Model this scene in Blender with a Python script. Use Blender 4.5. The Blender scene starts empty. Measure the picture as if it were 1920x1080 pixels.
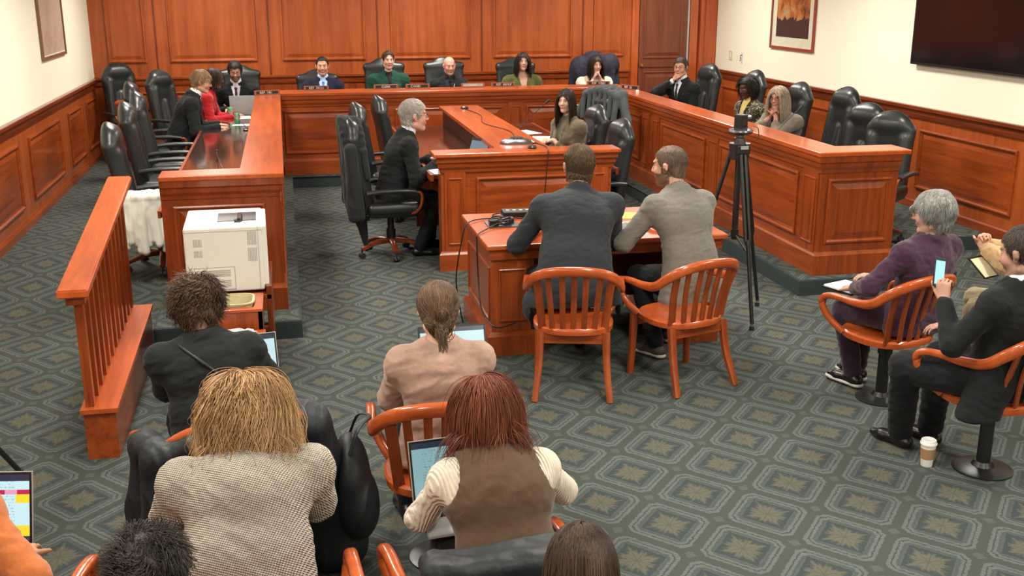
import bpy, bmesh, math, random
import numpy as np
from mathutils import Vector, Matrix, Euler
random.seed(7)
rng = np.random.default_rng(11)
sc = bpy.context.scene
C = sc.collection
R = math.radians
PI = math.pi

# ------------------------------------------------------------------ camera
cam_data = bpy.data.cameras.new('camera')
cam_data.sensor_width = 36.0
cam_data.lens = 36.0 * 1995.0 / 1920.0
cam_data.clip_start = 0.05
cam = bpy.data.objects.new('camera', cam_data)
C.objects.link(cam)
cam.location = (0, 0, 2.5)
cam.rotation_euler = (R(90 - 15.86), 0, R(-12.06))
sc.camera = cam

# ------------------------------------------------------------------ world and exposure
world = bpy.data.worlds.new('world')
sc.world = world
world.use_nodes = True
world.node_tree.nodes['Background'].inputs[0].default_value = (1.0, 0.93, 0.82, 1)
world.node_tree.nodes['Background'].inputs[1].default_value = 0.25
sc.view_settings.view_transform = 'Standard'
sc.view_settings.look = 'None'
sc.view_settings.exposure = 0.0
sc.view_settings.gamma = 1.0
sc.view_settings.use_curve_mapping = False
CEIL = 3.3
LIGHT_W = 78.0


def ceiling_light(x, y):
    t = bpy.data.objects.new('ceiling_light', None)
    C.objects.link(t)
    t.location = (x, y, CEIL)
    t['label'] = 'recessed rectangular ceiling light over the hearing room'
    t['category'] = 'ceiling light'
    t['group'] = 'recessed lights in the ceiling'
    bm = bmesh.new()
    for (lo, hi) in (((-.33, -.63, -.03), (-.30, .63, 0)), ((.30, -.63, -.03), (.33, .63, 0)),
                     ((-.30, -.63, -.03), (.30, -.60, 0)), ((-.30, .60, -.03), (.30, .63, 0))):
        bx(bm, lo, hi)
    link('light_frame', bm, M['white_plastic'], t)
    bm = bmesh.new()
    bx(bm, (-.30, -.60, -.012), (.30, .60, -.002))
    link('diffuser', bm, M['diffuser'], t)
    ld = bpy.data.lights.new('lamp', 'AREA')
    ld.shape = 'RECTANGLE'
    ld.size = .56
    ld.size_y = 1.16
    ld.energy = LIGHT_W
    ld.color = (1.0, .955, .86)
    ld.spread = R(165)
    lo = bpy.data.objects.new('lamp', ld)
    C.objects.link(lo)
    lo.parent = t
    lo.location = (0, 0, -.02)


# ------------------------------------------------------------------ node helpers
def new_mat(name):
    m = bpy.data.materials.new(name)
    m.use_nodes = True
    return m, m.node_tree, m.node_tree.nodes['Principled BSDF']


def mth(nt, op, a, b=None, c=None):
    n = nt.nodes.new('ShaderNodeMath')
    n.operation = op
    for i, v in enumerate((a, b, c)):
        if v is None:
            continue
        if isinstance(v, (int, float)):
            n.inputs[i].default_value = v
        else:
            nt.links.new(v, n.inputs[i])
    return n.outputs[0]


def mixc(nt, f, a, b):
    n = nt.nodes.new('ShaderNodeMix')
    n.data_type = 'RGBA'
    for i, v in ((0, f), (6, a), (7, b)):
        if isinstance(v, (int, float)):
            n.inputs[i].default_value = v
        elif isinstance(v, tuple):
            n.inputs[i].default_value = (*v[:3], 1)
        else:
            nt.links.new(v, n.inputs[i])
    return n.outputs[2]


def texco(nt, scale=(1, 1, 1), out='Object', rot=(0, 0, 0)):
    t = nt.nodes.new('ShaderNodeTexCoord')
    mp = nt.nodes.new('ShaderNodeMapping')
    mp.inputs['Scale'].default_value = scale
    mp.inputs['Rotation'].default_value = rot
    nt.links.new(t.outputs[out], mp.inputs[0])
    return mp.outputs[0]


def noise(nt, vec, scale, detail=3, rough=.5, dist=0):
    n = nt.nodes.new('ShaderNodeTexNoise')
    n.inputs['Scale'].default_value = scale
    n.inputs['Detail'].default_value = detail
    n.inputs['Roughness'].default_value = rough
    n.inputs['Distortion'].default_value = dist
    if vec is not None:
        nt.links.new(vec, n.inputs['Vector'])
    return n.outputs['Fac']


def ramp(nt, f, stops):
    n = nt.nodes.new('ShaderNodeValToRGB')
    cr = n.color_ramp
    while len(cr.elements) < len(stops):
        cr.elements.new(.5)
    for e, (p, c) in zip(cr.elements, stops):
        e.position = p
        e.color = (*c[:3], 1)
    nt.links.new(f, n.inputs[0])
    return n.outputs[0]


def bump(nt, bsdf, h, strength=.3, dist=.01):
    b = nt.nodes.new('ShaderNodeBump')
    b.inputs['Strength'].default_value = strength
    b.inputs['Distance'].default_value = dist
    nt.links.new(h, b.inputs['Height'])
    nt.links.new(b.outputs[0], bsdf.inputs['Normal'])


def lin(r, g, b):
    f = lambda c: ((c / 255 + .055) / 1.055) ** 2.4 if c > 10 else c / 255 / 12.92
    return (f(r), f(g), f(b))


M = {}


def plain(name, col, rough=.5, metal=0, spec=.5, coat=0, nz=0, nscale=200, emit=None, estr=0, sheen=0, var=1.0):
    m, nt, b = new_mat(name)
    b.inputs['Base Color'].default_value = (*col, 1)
    b.inputs['Roughness'].default_value = rough
    b.inputs['Metallic'].default_value = metal
    b.inputs['Specular IOR Level'].default_value = spec
    b.inputs['Coat Weight'].default_value = coat
    b.inputs['Coat Roughness'].default_value = .1
    if sheen:
        b.inputs['Sheen Weight'].default_value = sheen
        b.inputs['Sheen Roughness'].default_value = .5
    v = texco(nt)
    f = noise(nt, v, nscale / 8, 3)
    c = mixc(nt, f, tuple(x * (1 - .14 * var) for x in col), tuple(min(1, x * (1 + .12 * var)) for x in col))
    nt.links.new(c, b.inputs['Base Color'])
    if nz:
        bump(nt, b, noise(nt, v, nscale, 3), nz, .004)
    if emit:
        b.inputs['Emission Color'].default_value = (*emit, 1)
        b.inputs['Emission Strength'].default_value = estr
    M[name] = m
    return m


def wood(name, c1, c2, axis='Z', rough=.3, coat=.3, scale=1.0):
    m, nt, b = new_mat(name)
    s = {'X': (.6, 9, 9), 'Y': (9, .6, 9), 'Z': (9, 9, .6)}[axis]
    v = texco(nt, tuple(k * scale for k in s))
    f1 = noise(nt, v, 2.2, 5, .6, .4)
    v2 = texco(nt, tuple(k * scale * 7 for k in s))
    f2 = noise(nt, v2, 2.5, 2, .5, .2)
    v3 = texco(nt, (1.1, 1.1, 1.1))
    f3 = noise(nt, v3, 1.4, 2)
    f = mth(nt, 'ADD', mth(nt, 'MULTIPLY', f1, .6), mth(nt, 'ADD', mth(nt, 'MULTIPLY', f2, .22), mth(nt, 'MULTIPLY', f3, .28)))
    c = ramp(nt, f, [(.40, c1), (.66, c2)])
    nt.links.new(c, b.inputs['Base Color'])
    b.inputs['Roughness'].default_value = rough
    b.inputs['Coat Weight'].default_value = coat
    b.inputs['Coat Roughness'].default_value = .12
    b.inputs['Specular IOR Level'].default_value = .4
    bump(nt, b, f2, .05, .003)
    M[name] = m
    return m


WD, WL = (.165, .027, .005), (.355, .070, .012)
for ax in 'XYZ':
    wood('wood_' + ax, WD, WL, ax)
    wood('wood_dark_' + ax, (.10, .016, .004), (.22, .042, .010), ax)
    wood('wood_bright_' + ax, (.31, .050, .008), (.52, .102, .020), ax, .28, .5)
wood('wood_door', (.125, .030, .013), (.20, .055, .024), 'Z', .35, .2)
wood('wood_wall', (.26, .048, .009), (.42, .094, .020), 'Z', .35, .25, .55)
wood('gloss_mahogany', (.030, .010, .006), (.085, .026, .014), 'Y', .07, 1.0)
plain('leather', (.014, .018, .019), .34, nz=.25, nscale=90, spec=.55)
plain('black_plastic', (.008, .009, .010), .38)
plain('black_metal', (.010, .012, .012), .35, spec=.6)
plain('grey_metal', (.20, .21, .22), .3, 1)
plain('chrome', (.6, .6, .6), .15, 1)
plain('rubber', (.012, .012, .012), .6)
plain('white_plastic', (.80, .79, .76), .45)
plain('printer_white', (.78, .76, .70), .5, var=.2)
plain('printer_grey', (.46, .45, .42), .6)
plain('paper', (.88, .88, .90), .7)
plain('paper_tan', (.70, .62, .42), .6)
plain('paper_orange', (.86, .45, .10), .7)
plain('mat_board', (.66, .64, .50), .8)
plain('frame_red', (.30, .060, .035), .4)
plain('brown_frame', (.20, .10, .05), .4)
plain('carpet_edge', (.030, .046, .047), .95, nz=1, nscale=120)
plain('wall_paint', (.90, .88, .72), .7, nz=.03, nscale=60, var=.12)
plain('ceiling_paint', (.86, .84, .76), .8)
plain('tan_plastic', (.55, .49, .30), .5)
plain('bag_clear', (.50, .53, .55), .25)
plain('diffuser', (.9, .9, .85), .6, emit=(1, .95, .86), estr=3.5)
plain('tv_screen', (.004, .004, .006), .12, spec=.6)
plain('light_grey', (.42, .43, .43), .5)
plain('brass', (.65, .45, .15), .3, 1)
plain('green_can', (.10, .42, .16), .35)
plain('silver_can', (.60, .64, .62), .3, .6)
plain('cardboard', (.36, .20, .10), .8)
plain('aluminium', (.50, .50, .50), .4, .3)
plain('keys', (.015, .016, .02), .5)
plain('coat_white', (.70, .68, .60), .85, nz=.3, nscale=60)
plain('coat_black', (.008, .011, .012), .9, nz=.4, nscale=120, sheen=.08)
plain('coat_navy', (.016, .016, .035), .8, nz=.4, nscale=60)
plain('coat_grey', (.060, .068, .070), .85, nz=.3, nscale=120)
plain('nylon_black', (.006, .010, .014), .55, nz=.5, nscale=50)
plain('shoe_black', (.008, .008, .009), .3)
plain('shoe_grey', (.07, .06, .05), .7)
plain('sole_white', (.55, .53, .48), .6)
plain('tie_blue', (.12, .22, .60), .5)
plain('tie_dark', (.030, .022, .035), .5)
plain('name_strip', (.012, .010, .010), .5)
plain('letter', (.72, .70, .66), .6)
plain('plate_wood', (.30, .10, .06), .4)


def screen(name, col, estr=1.0, kind='text'):
    m, nt, b = new_mat(name)
    v = texco(nt, (1, 1, 1), 'Generated')
    sep = nt.nodes.new('ShaderNodeSeparateXYZ')
    nt.links.new(v, sep.inputs[0])
    u, w = sep.outputs[0], sep.outputs[2]
    line = mth(nt, 'GREATER_THAN', mth(nt, 'FRACT', mth(nt, 'MULTIPLY', w, 22.0)), .55)
    vv = texco(nt, (26, 1, 11), 'Generated')
    wd = mth(nt, 'GREATER_THAN', noise(nt, vv, 2.0, 1), .52)
    txt = mth(nt, 'MULTIPLY', line, wd)
    inside = mth(nt, 'MULTIPLY', mth(nt, 'GREATER_THAN', u, .12), mth(nt, 'LESS_THAN', u, .85))
    txt = mth(nt, 'MULTIPLY', txt, inside)
    if kind == 'plain':
        txt = mth(nt, 'MULTIPLY', txt, .0)
    c = mixc(nt, mth(nt, 'MULTIPLY', txt, .45), col, tuple(x * .25 for x in col))
    bar = mth(nt, 'GREATER_THAN', w, .90)
    c = mixc(nt, bar, c, (.02, .03, .06))
    if kind == 'sheet':
        red = mth(nt, 'MULTIPLY', mth(nt, 'GREATER_THAN', w, .70), mth(nt, 'LESS_THAN', w, .77))
        blk = mth(nt, 'GREATER_THAN', mth(nt, 'FRACT', mth(nt, 'MULTIPLY', u, 4.0)), .5)
        c = mixc(nt, red, c, mixc(nt, blk, (.85, .35, .55), (.55, .02, .08)))
        yel = mth(nt, 'MULTIPLY', mth(nt, 'GREATER_THAN', u, .86), mth(nt, 'LESS_THAN', w, .70))
        yel = mth(nt, 'MULTIPLY', yel, mth(nt, 'GREATER_THAN', mth(nt, 'ABSOLUTE', mth(nt, 'SUBTRACT', w, .4)), .17))
        c = mixc(nt, yel, c, (.95, .75, .03))
    dock = mth(nt, 'LESS_THAN', w, .07)
    c = mixc(nt, dock, c, (.04, .04, .08))
    b.inputs['Base Color'].default_value = (.01, .01, .01, 1)
    b.inputs['Roughness'].default_value = .25
    nt.links.new(c, b.inputs['Emission Color'])
    b.inputs['Emission Strength'].default_value = estr
    M[name] = m


screen('screen_white', (.62, .88, .92), 1.0, 'sheet')
screen('screen_pale', (.60, .85, .90), .95, 'plain')
screen('screen_teal', (.30, .52, .55), .8)
screen('screen_phone', (.45, .85, .95), 1.1, 'plain')
screen('screen_dim', (.30, .45, .55), .5, 'plain')


def carpet_mat():
    m, nt, b = new_mat('carpet')
    t = nt.nodes.new('ShaderNodeTexCoord')
    sep = nt.nodes.new('ShaderNodeSeparateXYZ')
    nt.links.new(t.outputs['Object'], sep.inputs[0])
    a = mth(nt, 'DIVIDE', mth(nt, 'SUBTRACT', sep.outputs[0], 2.475), .5125)
    bb = mth(nt, 'DIVIDE', mth(nt, 'SUBTRACT', sep.outputs[1], 5.228), .575)
    p = mth(nt, 'SUBTRACT', mth(nt, 'FRACT', mth(nt, 'ADD', mth(nt, 'ADD', a, bb), 100.5)), .5)
    q = mth(nt, 'SUBTRACT', mth(nt, 'FRACT', mth(nt, 'ADD', mth(nt, 'SUBTRACT', a, bb), 100.5)), .5)
    ap, aq = mth(nt, 'ABSOLUTE', p), mth(nt, 'ABSOLUTE', q)
    mx = mth(nt, 'MAXIMUM', ap, aq)
    sm = mth(nt, 'MULTIPLY', mth(nt, 'ADD', ap, aq), .56)
    v = texco(nt)
    nf = noise(nt, v, 45, 3, .7)
    wob = mth(nt, 'MULTIPLY', mth(nt, 'SUBTRACT', nf, .5), .07)
    m2 = mth(nt, 'ADD', mth(nt, 'MAXIMUM', mx, sm), wob)
    # woven ribs
    s1 = mth(nt, 'GREATER_THAN', mth(nt, 'FRACT', mth(nt, 'MULTIPLY', mth(nt, 'ADD', mth(nt, 'MULTIPLY', sep.outputs[0], .55), sep.outputs[1]), 62.0)), .42)
    band = lambda lo, hi: mth(nt, 'MULTIPLY', mth(nt, 'GREATER_THAN', m2, lo), mth(nt, 'LESS_THAN', m2, hi))
    DK, LG, OL, TN = (.055, .068, .074), (.185, .200, .185), (.088, .095, .080), (.150, .143, .108)
    c = mixc(nt, band(.335, .435), OL, LG)
    c = mixc(nt, band(.372, .392), c, (.072, .090, .085))
    c = mixc(nt, mth(nt, 'LESS_THAN', m2, .335), c, (.100, .115, .110))
    c = mixc(nt, mth(nt, 'LESS_THAN', mth(nt, 'ADD', mx, wob), .275), c, DK)
    # leafy star in the middle
    ang = mth(nt, 'ARCTAN2', q, p)
    rad = mth(nt, 'SQRT', mth(nt, 'ADD', mth(nt, 'MULTIPLY', p, p), mth(nt, 'MULTIPLY', q, q)))
    lob = mth(nt, 'MULTIPLY', mth(nt, 'COSINE', mth(nt, 'MULTIPLY', ang, 8.0)), .022)
    lob3 = mth(nt, 'MULTIPLY', mth(nt, 'COSINE', mth(nt, 'MULTIPLY', ang, 20.0)), .020)
    core = mth(nt, 'ADD', mth(nt, 'MULTIPLY', mx, .75), mth(nt, 'MULTIPLY', rad, .25))
    star = mth(nt, 'ADD', mth(nt, 'ADD', mth(nt, 'SUBTRACT', core, lob), lob3), mth(nt, 'MULTIPLY', mth(nt, 'SUBTRACT', noise(nt, v, 34, 4, .8), .5), .26))
    soft = mth(nt, 'MULTIPLY', mth(nt, 'SUBTRACT', .225, star), 14.0)
    soft.node.use_clamp = True
    c = mixc(nt, soft, c, TN)
    vein = mth(nt, 'LESS_THAN', mth(nt, 'MINIMUM', mth(nt, 'MINIMUM', ap, aq), mth(nt, 'MULTIPLY', mth(nt, 'ABSOLUTE', mth(nt, 'SUBTRACT', ap, aq)), .7)), .007)
    vein = mth(nt, 'MULTIPLY', vein, mth(nt, 'LESS_THAN', rad, .17))
    c = mixc(nt, mth(nt, 'MULTIPLY', vein, .8), c, (.09, .10, .075))
    # little rosette where bars cross
    cr = mth(nt, 'SUBTRACT', 1.0, mth(nt, 'ADD', ap, aq))
    ros = mth(nt, 'LESS_THAN', mth(nt, 'ADD', cr, mth(nt, 'MULTIPLY', wob, 1.5)), .085)
    c = mixc(nt, ros, c, (.125, .150, .130))
    bars = mth(nt, 'GREATER_THAN', m2, .300)
    ribm = mth(nt, 'MULTIPLY', mth(nt, 'MULTIPLY', s1, bars), .42)
    c = mixc(nt, ribm, c, (.045, .058, .056))
    fine = noise(nt, v, 330, 2, .8)
    c = mixc(nt, mth(nt, 'MULTIPLY', fine, .5), c, (.025, .032, .030))
    big = noise(nt, v, 1.3, 2)
    c = mixc(nt, mth(nt, 'MULTIPLY', big, .25), c, (.05, .06, .05))
    nt.links.new(c, b.inputs['Base Color'])
    b.inputs['Roughness'].default_value = .95
    b.inputs['Specular IOR Level'].default_value = .1
    bump(nt, b, fine, .6, .006)
    M['carpet'] = m


carpet_mat()


def painting(name, kind):
    m, nt, b = new_mat(name)
    v = texco(nt, (1, 1, 1), 'Generated')
    sep = nt.nodes.new('ShaderNodeSeparateXYZ')
    nt.links.new(v, sep.inputs[0])
    f = noise(nt, v, 4.5, 5, .65, .6)
    if kind == 'autumn':
        c = ramp(nt, f, [(.35, (.08, .035, .025)), (.48, (.36, .11, .035)), (.58, (.52, .20, .06)), (.68, (.35, .33, .18))])
        low = mth(nt, 'LESS_THAN', mth(nt, 'ADD', sep.outputs[2], mth(nt, 'MULTIPLY', mth(nt, 'SUBTRACT', f, .5), .35)), .27)
        c = mixc(nt, low, c, (.055, .032, .030))
    else:
        c = ramp(nt, f, [(.3, (.42, .30, .25)), (.5, (.52, .40, .33)), (.7, (.46, .44, .32))])
    nt.links.new(c, b.inputs['Base Color'])
    b.inputs['Roughness'].default_value = .35
    M[name] = m


painting('art_autumn', 'autumn')
painting('art_pale', 'pale')


def cloth(name, col, nz=.3, nscale=140, rough=.85, col2=None, pat=None, sheen=.2):
    m, nt, b = new_mat(name)
    v = texco(nt)
    f = noise(nt, v, 60, 3)
    c = mixc(nt, f, tuple(x * .8 for x in col), tuple(min(1, x * 1.18) for x in col))
    h = noise(nt, v, nscale, 3)
    if pat == 'knit':
        sep = nt.nodes.new('ShaderNodeSeparateXYZ')
        nt.links.new(v, sep.inputs[0])
        k = 2 * PI / .0115
        a1 = mth(nt, 'SINE', mth(nt, 'MULTIPLY', mth(nt, 'ADD', sep.outputs[0], mth(nt, 'MULTIPLY', sep.outputs[2], .5)), k))
        a2 = mth(nt, 'SINE', mth(nt, 'MULTIPLY', mth(nt, 'SUBTRACT', mth(nt, 'MULTIPLY', sep.outputs[0], .5), mth(nt, 'ADD', sep.outputs[2], sep.outputs[1])), k * .8))
        kn = mth(nt, 'MULTIPLY', a1, a2)
        hole = mth(nt, 'GREATER_THAN', kn, .18)
        c = mixc(nt, mth(nt, 'MULTIPLY', hole, .75), c, col2)
        h = mth(nt, 'SUBTRACT', 1.0, kn)
    if pat == 'rib':
        sep = nt.nodes.new('ShaderNodeSeparateXYZ')
        nt.links.new(v, sep.inputs[0])
        h = mth(nt, 'SINE', mth(nt, 'MULTIPLY', mth(nt, 'ADD', sep.outputs[0], mth(nt, 'MULTIPLY', sep.outputs[1], .35)), 2 * PI / .011))
        c = mixc(nt, mth(nt, 'MULTIPLY', mth(nt, 'ADD', h, 1.0), .12), c, tuple(x * .5 for x in col))
    if pat == 'brocade':
        f2 = noise(nt, v, 28, 3, .6, 1.0)
        c = mixc(nt, mth(nt, 'GREATER_THAN', f2, .56), c, col2)
    nt.links.new(c, b.inputs['Base Color'])
    b.inputs['Roughness'].default_value = rough
    b.inputs['Specular IOR Level'].default_value = .25
    b.inputs['Sheen Weight'].default_value = sheen
    b.inputs['Sheen Roughness'].default_value = .5
    bump(nt, b, h, nz, .006 if pat else .003)
    M[name] = m
    return m


def vcol_mat(name, rough=.5, streak=None, spec=.4, sss=0, nz=0):
    """colour comes from the mesh's own 'Col' attribute (skin, lips, hair tones)"""
    m, nt, b = new_mat(name)
    a = nt.nodes.new('ShaderNodeAttribute')
    a.attribute_name = 'Col'
    c = a.outputs['Color']
    v = texco(nt)
    if streak:
        f = noise(nt, texco(nt, streak), 40, 3, .6, .5)
        g = nt.nodes.new('ShaderNodeMix')
        g.data_type = 'RGBA'
        g.blend_type = 'MULTIPLY'
        g.inputs[0].default_value = 1
        nt.links.new(c, g.inputs[6])
        nt.links.new(ramp(nt, f, [(.35, (.45, .45, .45)), (.65, (1.3, 1.25, 1.2))]), g.inputs[7])
        c = g.outputs[2]
        bump(nt, b, f, .6, .01)
    elif nz:
        bump(nt, b, noise(nt, v, 250, 2), nz, .002)
    nt.links.new(c, b.inputs['Base Color'])
    b.inputs['Roughness'].default_value = rough
    b.inputs['Specular IOR Level'].default_value = spec
    if sss:
        b.inputs['Subsurface Weight'].default_value = sss
        b.inputs['Subsurface Radius'].default_value = (.02, .008, .004)
        b.inputs['Subsurface Scale'].default_value = .3
    M[name] = m


vcol_mat('skin', .55, nz=.1)
vcol_mat('hair', .45, streak=(3, 3, .6), spec=.35)
vcol_mat('hair_strand', .48, spec=.28)
cloth('suit_black', (.0075, .0095, .0105), sheen=.05)
cloth('suit_charcoal', (.022, .027, .030), sheen=.08)
cloth('suit_slate', (.026, .032, .038), .35, sheen=.08)
cloth('suit_grey', (.185, .168, .145), .35)
cloth('suit_navy', (.012, .014, .036), sheen=.05)
cloth('shirt_white', (.72, .73, .78), .1)
cloth('shirt_blue', (.42, .60, .85), .1)
cloth('blouse_green', (.008, .050, .034), .3, sheen=.05)
cloth('olive', (.085, .088, .020), .3)
cloth('red_blazer', (.42, .008, .015), .3)
cloth('black_top', (.012, .010, .010), .3)
cloth('cream', (.72, .62, .46), .3)
cloth('brocade', (.012, .012, .012), .4, 120, .7, (.26, .20, .05), 'brocade')
cloth('yellow_scarf', (.75, .60, .22), .2)
cloth('taupe', (.150, .125, .095), .4)
cloth('olive_brown', (.115, .085, .050), .4)
cloth('grey_green', (.13, .12, .085), .3)
cloth('purple', (.050, .018, .042), .3)
cloth('tan_jacket', (.48, .31, .15), .4)
cloth('pink_tan', (.37, .235, .18), .3)
cloth('cream_knit', (.78, .68, .56), 1.0, 140, .9, (.16, .12, .14), 'knit')
cloth('brown_vest', (.095, .052, .030), .2)
cloth('cream_rib', (.80, .70, .58), .5, 100, .8, None, 'rib')
cloth('orange_sleeve', (.45, .13, .035), .4)
cloth('trousers_black', (.007, .008, .010), .3, sheen=.05)
cloth('trousers_purple', (.030, .012, .028), .3)
cloth('trousers_tan', (.30, .24, .15), .3)


# ------------------------------------------------------------------ mesh helpers
def bx(bm, lo, hi, bev=0, mat=None):
    lo, hi = Vector(lo), Vector(hi)
    c, s = (lo + hi) / 2, hi - lo
    r = bmesh.ops.create_cube(bm, size=1, matrix=Matrix.Translation(c) @ Matrix.Diagonal((*s, 1)))
    if bev:
        es = list({e for v in r['verts'] for e in v.link_edges})
        vs = bmesh.ops.bevel(bm, geom=es, offset=bev, segments=2, affect='EDGES', profile=.5)['verts']
        r = {'verts': list({v for v in vs} | {v for v in r['verts'] if v.is_valid})}
    if mat is not None:
        vv = r['verts']
        if bev:
            vv = [v for v in bm.verts if v.is_valid and all(lo[i] - 1e-4 <= v.co[i] <= hi[i] + 1e-4 for i in range(3))]
        bmesh.ops.transform(bm, matrix=mat, verts=list(set(vv)))
    return r


def link(name, bm, mat, parent=None, smooth=False, loc=None):
    me = bpy.data.meshes.new(name)
    bmesh.ops.recalc_face_normals(bm, faces=bm.faces)
    bm.to_mesh(me)
    bm.free()
    o = bpy.data.objects.new(name, me)
    C.objects.link(o)
    if mat is not None:
        for mm in (mat if isinstance(mat, (list, tuple)) else [mat]):
            me.materials.append(mm)
    if smooth:
        me.polygons.foreach_set('use_smooth', [True] * len(me.polygons))
        me.set_sharp_from_angle(angle=R(45))
    if parent:
        o.parent = parent
    if loc is not None:
        o.location = loc
    return o


def empty(name, loc, rz=0, label=None, cat=None, group=None):
    o = bpy.data.objects.new(name, None)
    C.objects.link(o)
    o.location = loc
    o.rotation_euler = (0, 0, rz)
    o.empty_display_size = .1
    tag(o, label, cat, group)
    return o


def tag(o, label=None, cat=None, group=None, kind=None):
    if label:
        o['label'] = label
    if cat:
        o['category'] = cat
    if group:
        o['group'] = group
    if kind:
        o['kind'] = kind
    return o


def struct(name, bm, mat, parent=None, smooth=False):
    o = link(name, bm, mat, parent, smooth)
    if parent is None:
        o['kind'] = 'structure'
    return o


def copy_tree(o, parent=None):
    c = o.copy()
    C.objects.link(c)
    if parent:
        c.parent = parent
    for ch in list(o.children):
        copy_tree(ch, c)
    return c


def cyl(bm, a, b, ra, rb=None, n=16, caps=True):
    a, b = Vector(a), Vector(b)
    rb = ra if rb is None else rb
    d = b - a
    L = d.length
    q = d.to_track_quat('Z', 'Y').to_matrix().to_4x4()
    return bmesh.ops.create_cone(bm, cap_ends=caps, segments=n, radius1=ra, radius2=rb, depth=L,
                                 matrix=Matrix.Translation((a + b) / 2) @ q)


def catmull(pts, n=8, closed=False):
    P = [np.array(p, float) for p in pts]
    out = []
    N = len(P)
    rngi = range(N if closed else N - 1)
    for i in rngi:
        p0 = P[i - 1] if (i > 0 or closed) else 2 * P[0] - P[1]
        p1, p2 = P[i], P[(i + 1) % N]
        p3 = P[(i + 2) % N] if (i + 2 < N or closed) else 2 * P[-1] - P[-2]
        for t in np.linspace(0, 1, n, endpoint=False):
            out.append(.5 * ((2 * p1) + (-p0 + p2) * t + (2 * p0 - 5 * p1 + 4 * p2 - p3) * t * t + (-p0 + 3 * p1 - 3 * p2 + p3) * t ** 3))
    if not closed:
        out.append(P[-1])
    return out


def sweep(bm, pts, w, h, up=(0, 0, 1), n=10, square=.0, closed=False):
    """sweep an elliptical (or, with square, squarish) section; w, h are numbers or functions of 0..1"""
    pts = [Vector(p) for p in pts]
    up = Vector(up)
    rings = []
    N = len(pts)
    for i, p in enumerate(pts):
        if closed:
            d = pts[(i + 1) % N] - pts[i - 1]
        else:
            d = pts[min(i + 1, N - 1)] - pts[max(i - 1, 0)]
        d.normalize()
        s = d.cross(up)
        if s.length < 1e-3:
            s = d.cross(Vector((0, 1, .01)))
        s.normalize()
        u = s.cross(d).normalized()
        t = i / max(1, N - 1)
        ww = w(t) if callable(w) else w
        hh = h(t) if callable(h) else h
        ring = []
        for k in range(n):
            a = 2 * PI * (k + .5) / n
            ca, sa = math.cos(a), math.sin(a)
            if square:
                e = 1 - square
                ca = math.copysign(abs(ca) ** e, ca)
                sa = math.copysign(abs(sa) ** e, sa)
            ring.append(bm.verts.new(p + s * ca * ww + u * sa * hh))
        rings.append(ring)
    m = N if closed else N - 1
    for i in range(m):
        A, B = rings[i], rings[(i + 1) % N]
        for k in range(n):
            bm.faces.new((A[k], A[(k + 1) % n], B[(k + 1) % n], B[k]))
    if not closed:
        bm.faces.new(rings[0][::-1])
        bm.faces.new(rings[-1])
    return rings


def tube(name, pts, r, mat, parent=None, n=8, smooth_n=6):
    bm = bmesh.new()
    sweep(bm, catmull(pts, smooth_n) if smooth_n else pts, r, r, n=n)
    return link(name, bm, mat, parent, True)


def lathe(bm, prof, c=(0, 0, 0), n=24):
    rings = []
    for (r, z) in prof:
        rings.append([bm.verts.new((c[0] + r * math.cos(2 * PI * k / n), c[1] + r * math.sin(2 * PI * k / n), c[2] + z)) for k in range(n)])
    for A, B in zip(rings, rings[1:]):
        for k in range(n):
            bm.faces.new((A[k], A[(k + 1) % n], B[(k + 1) % n], B[k]))
    bm.faces.new(rings[0][::-1])
    bm.faces.new(rings[-1])


# ------------------------------------------------------------------ distance-field modelling
def nrm(v):
    v = np.array(v, float)
    return v / max(1e-9, np.linalg.norm(v))


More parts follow.
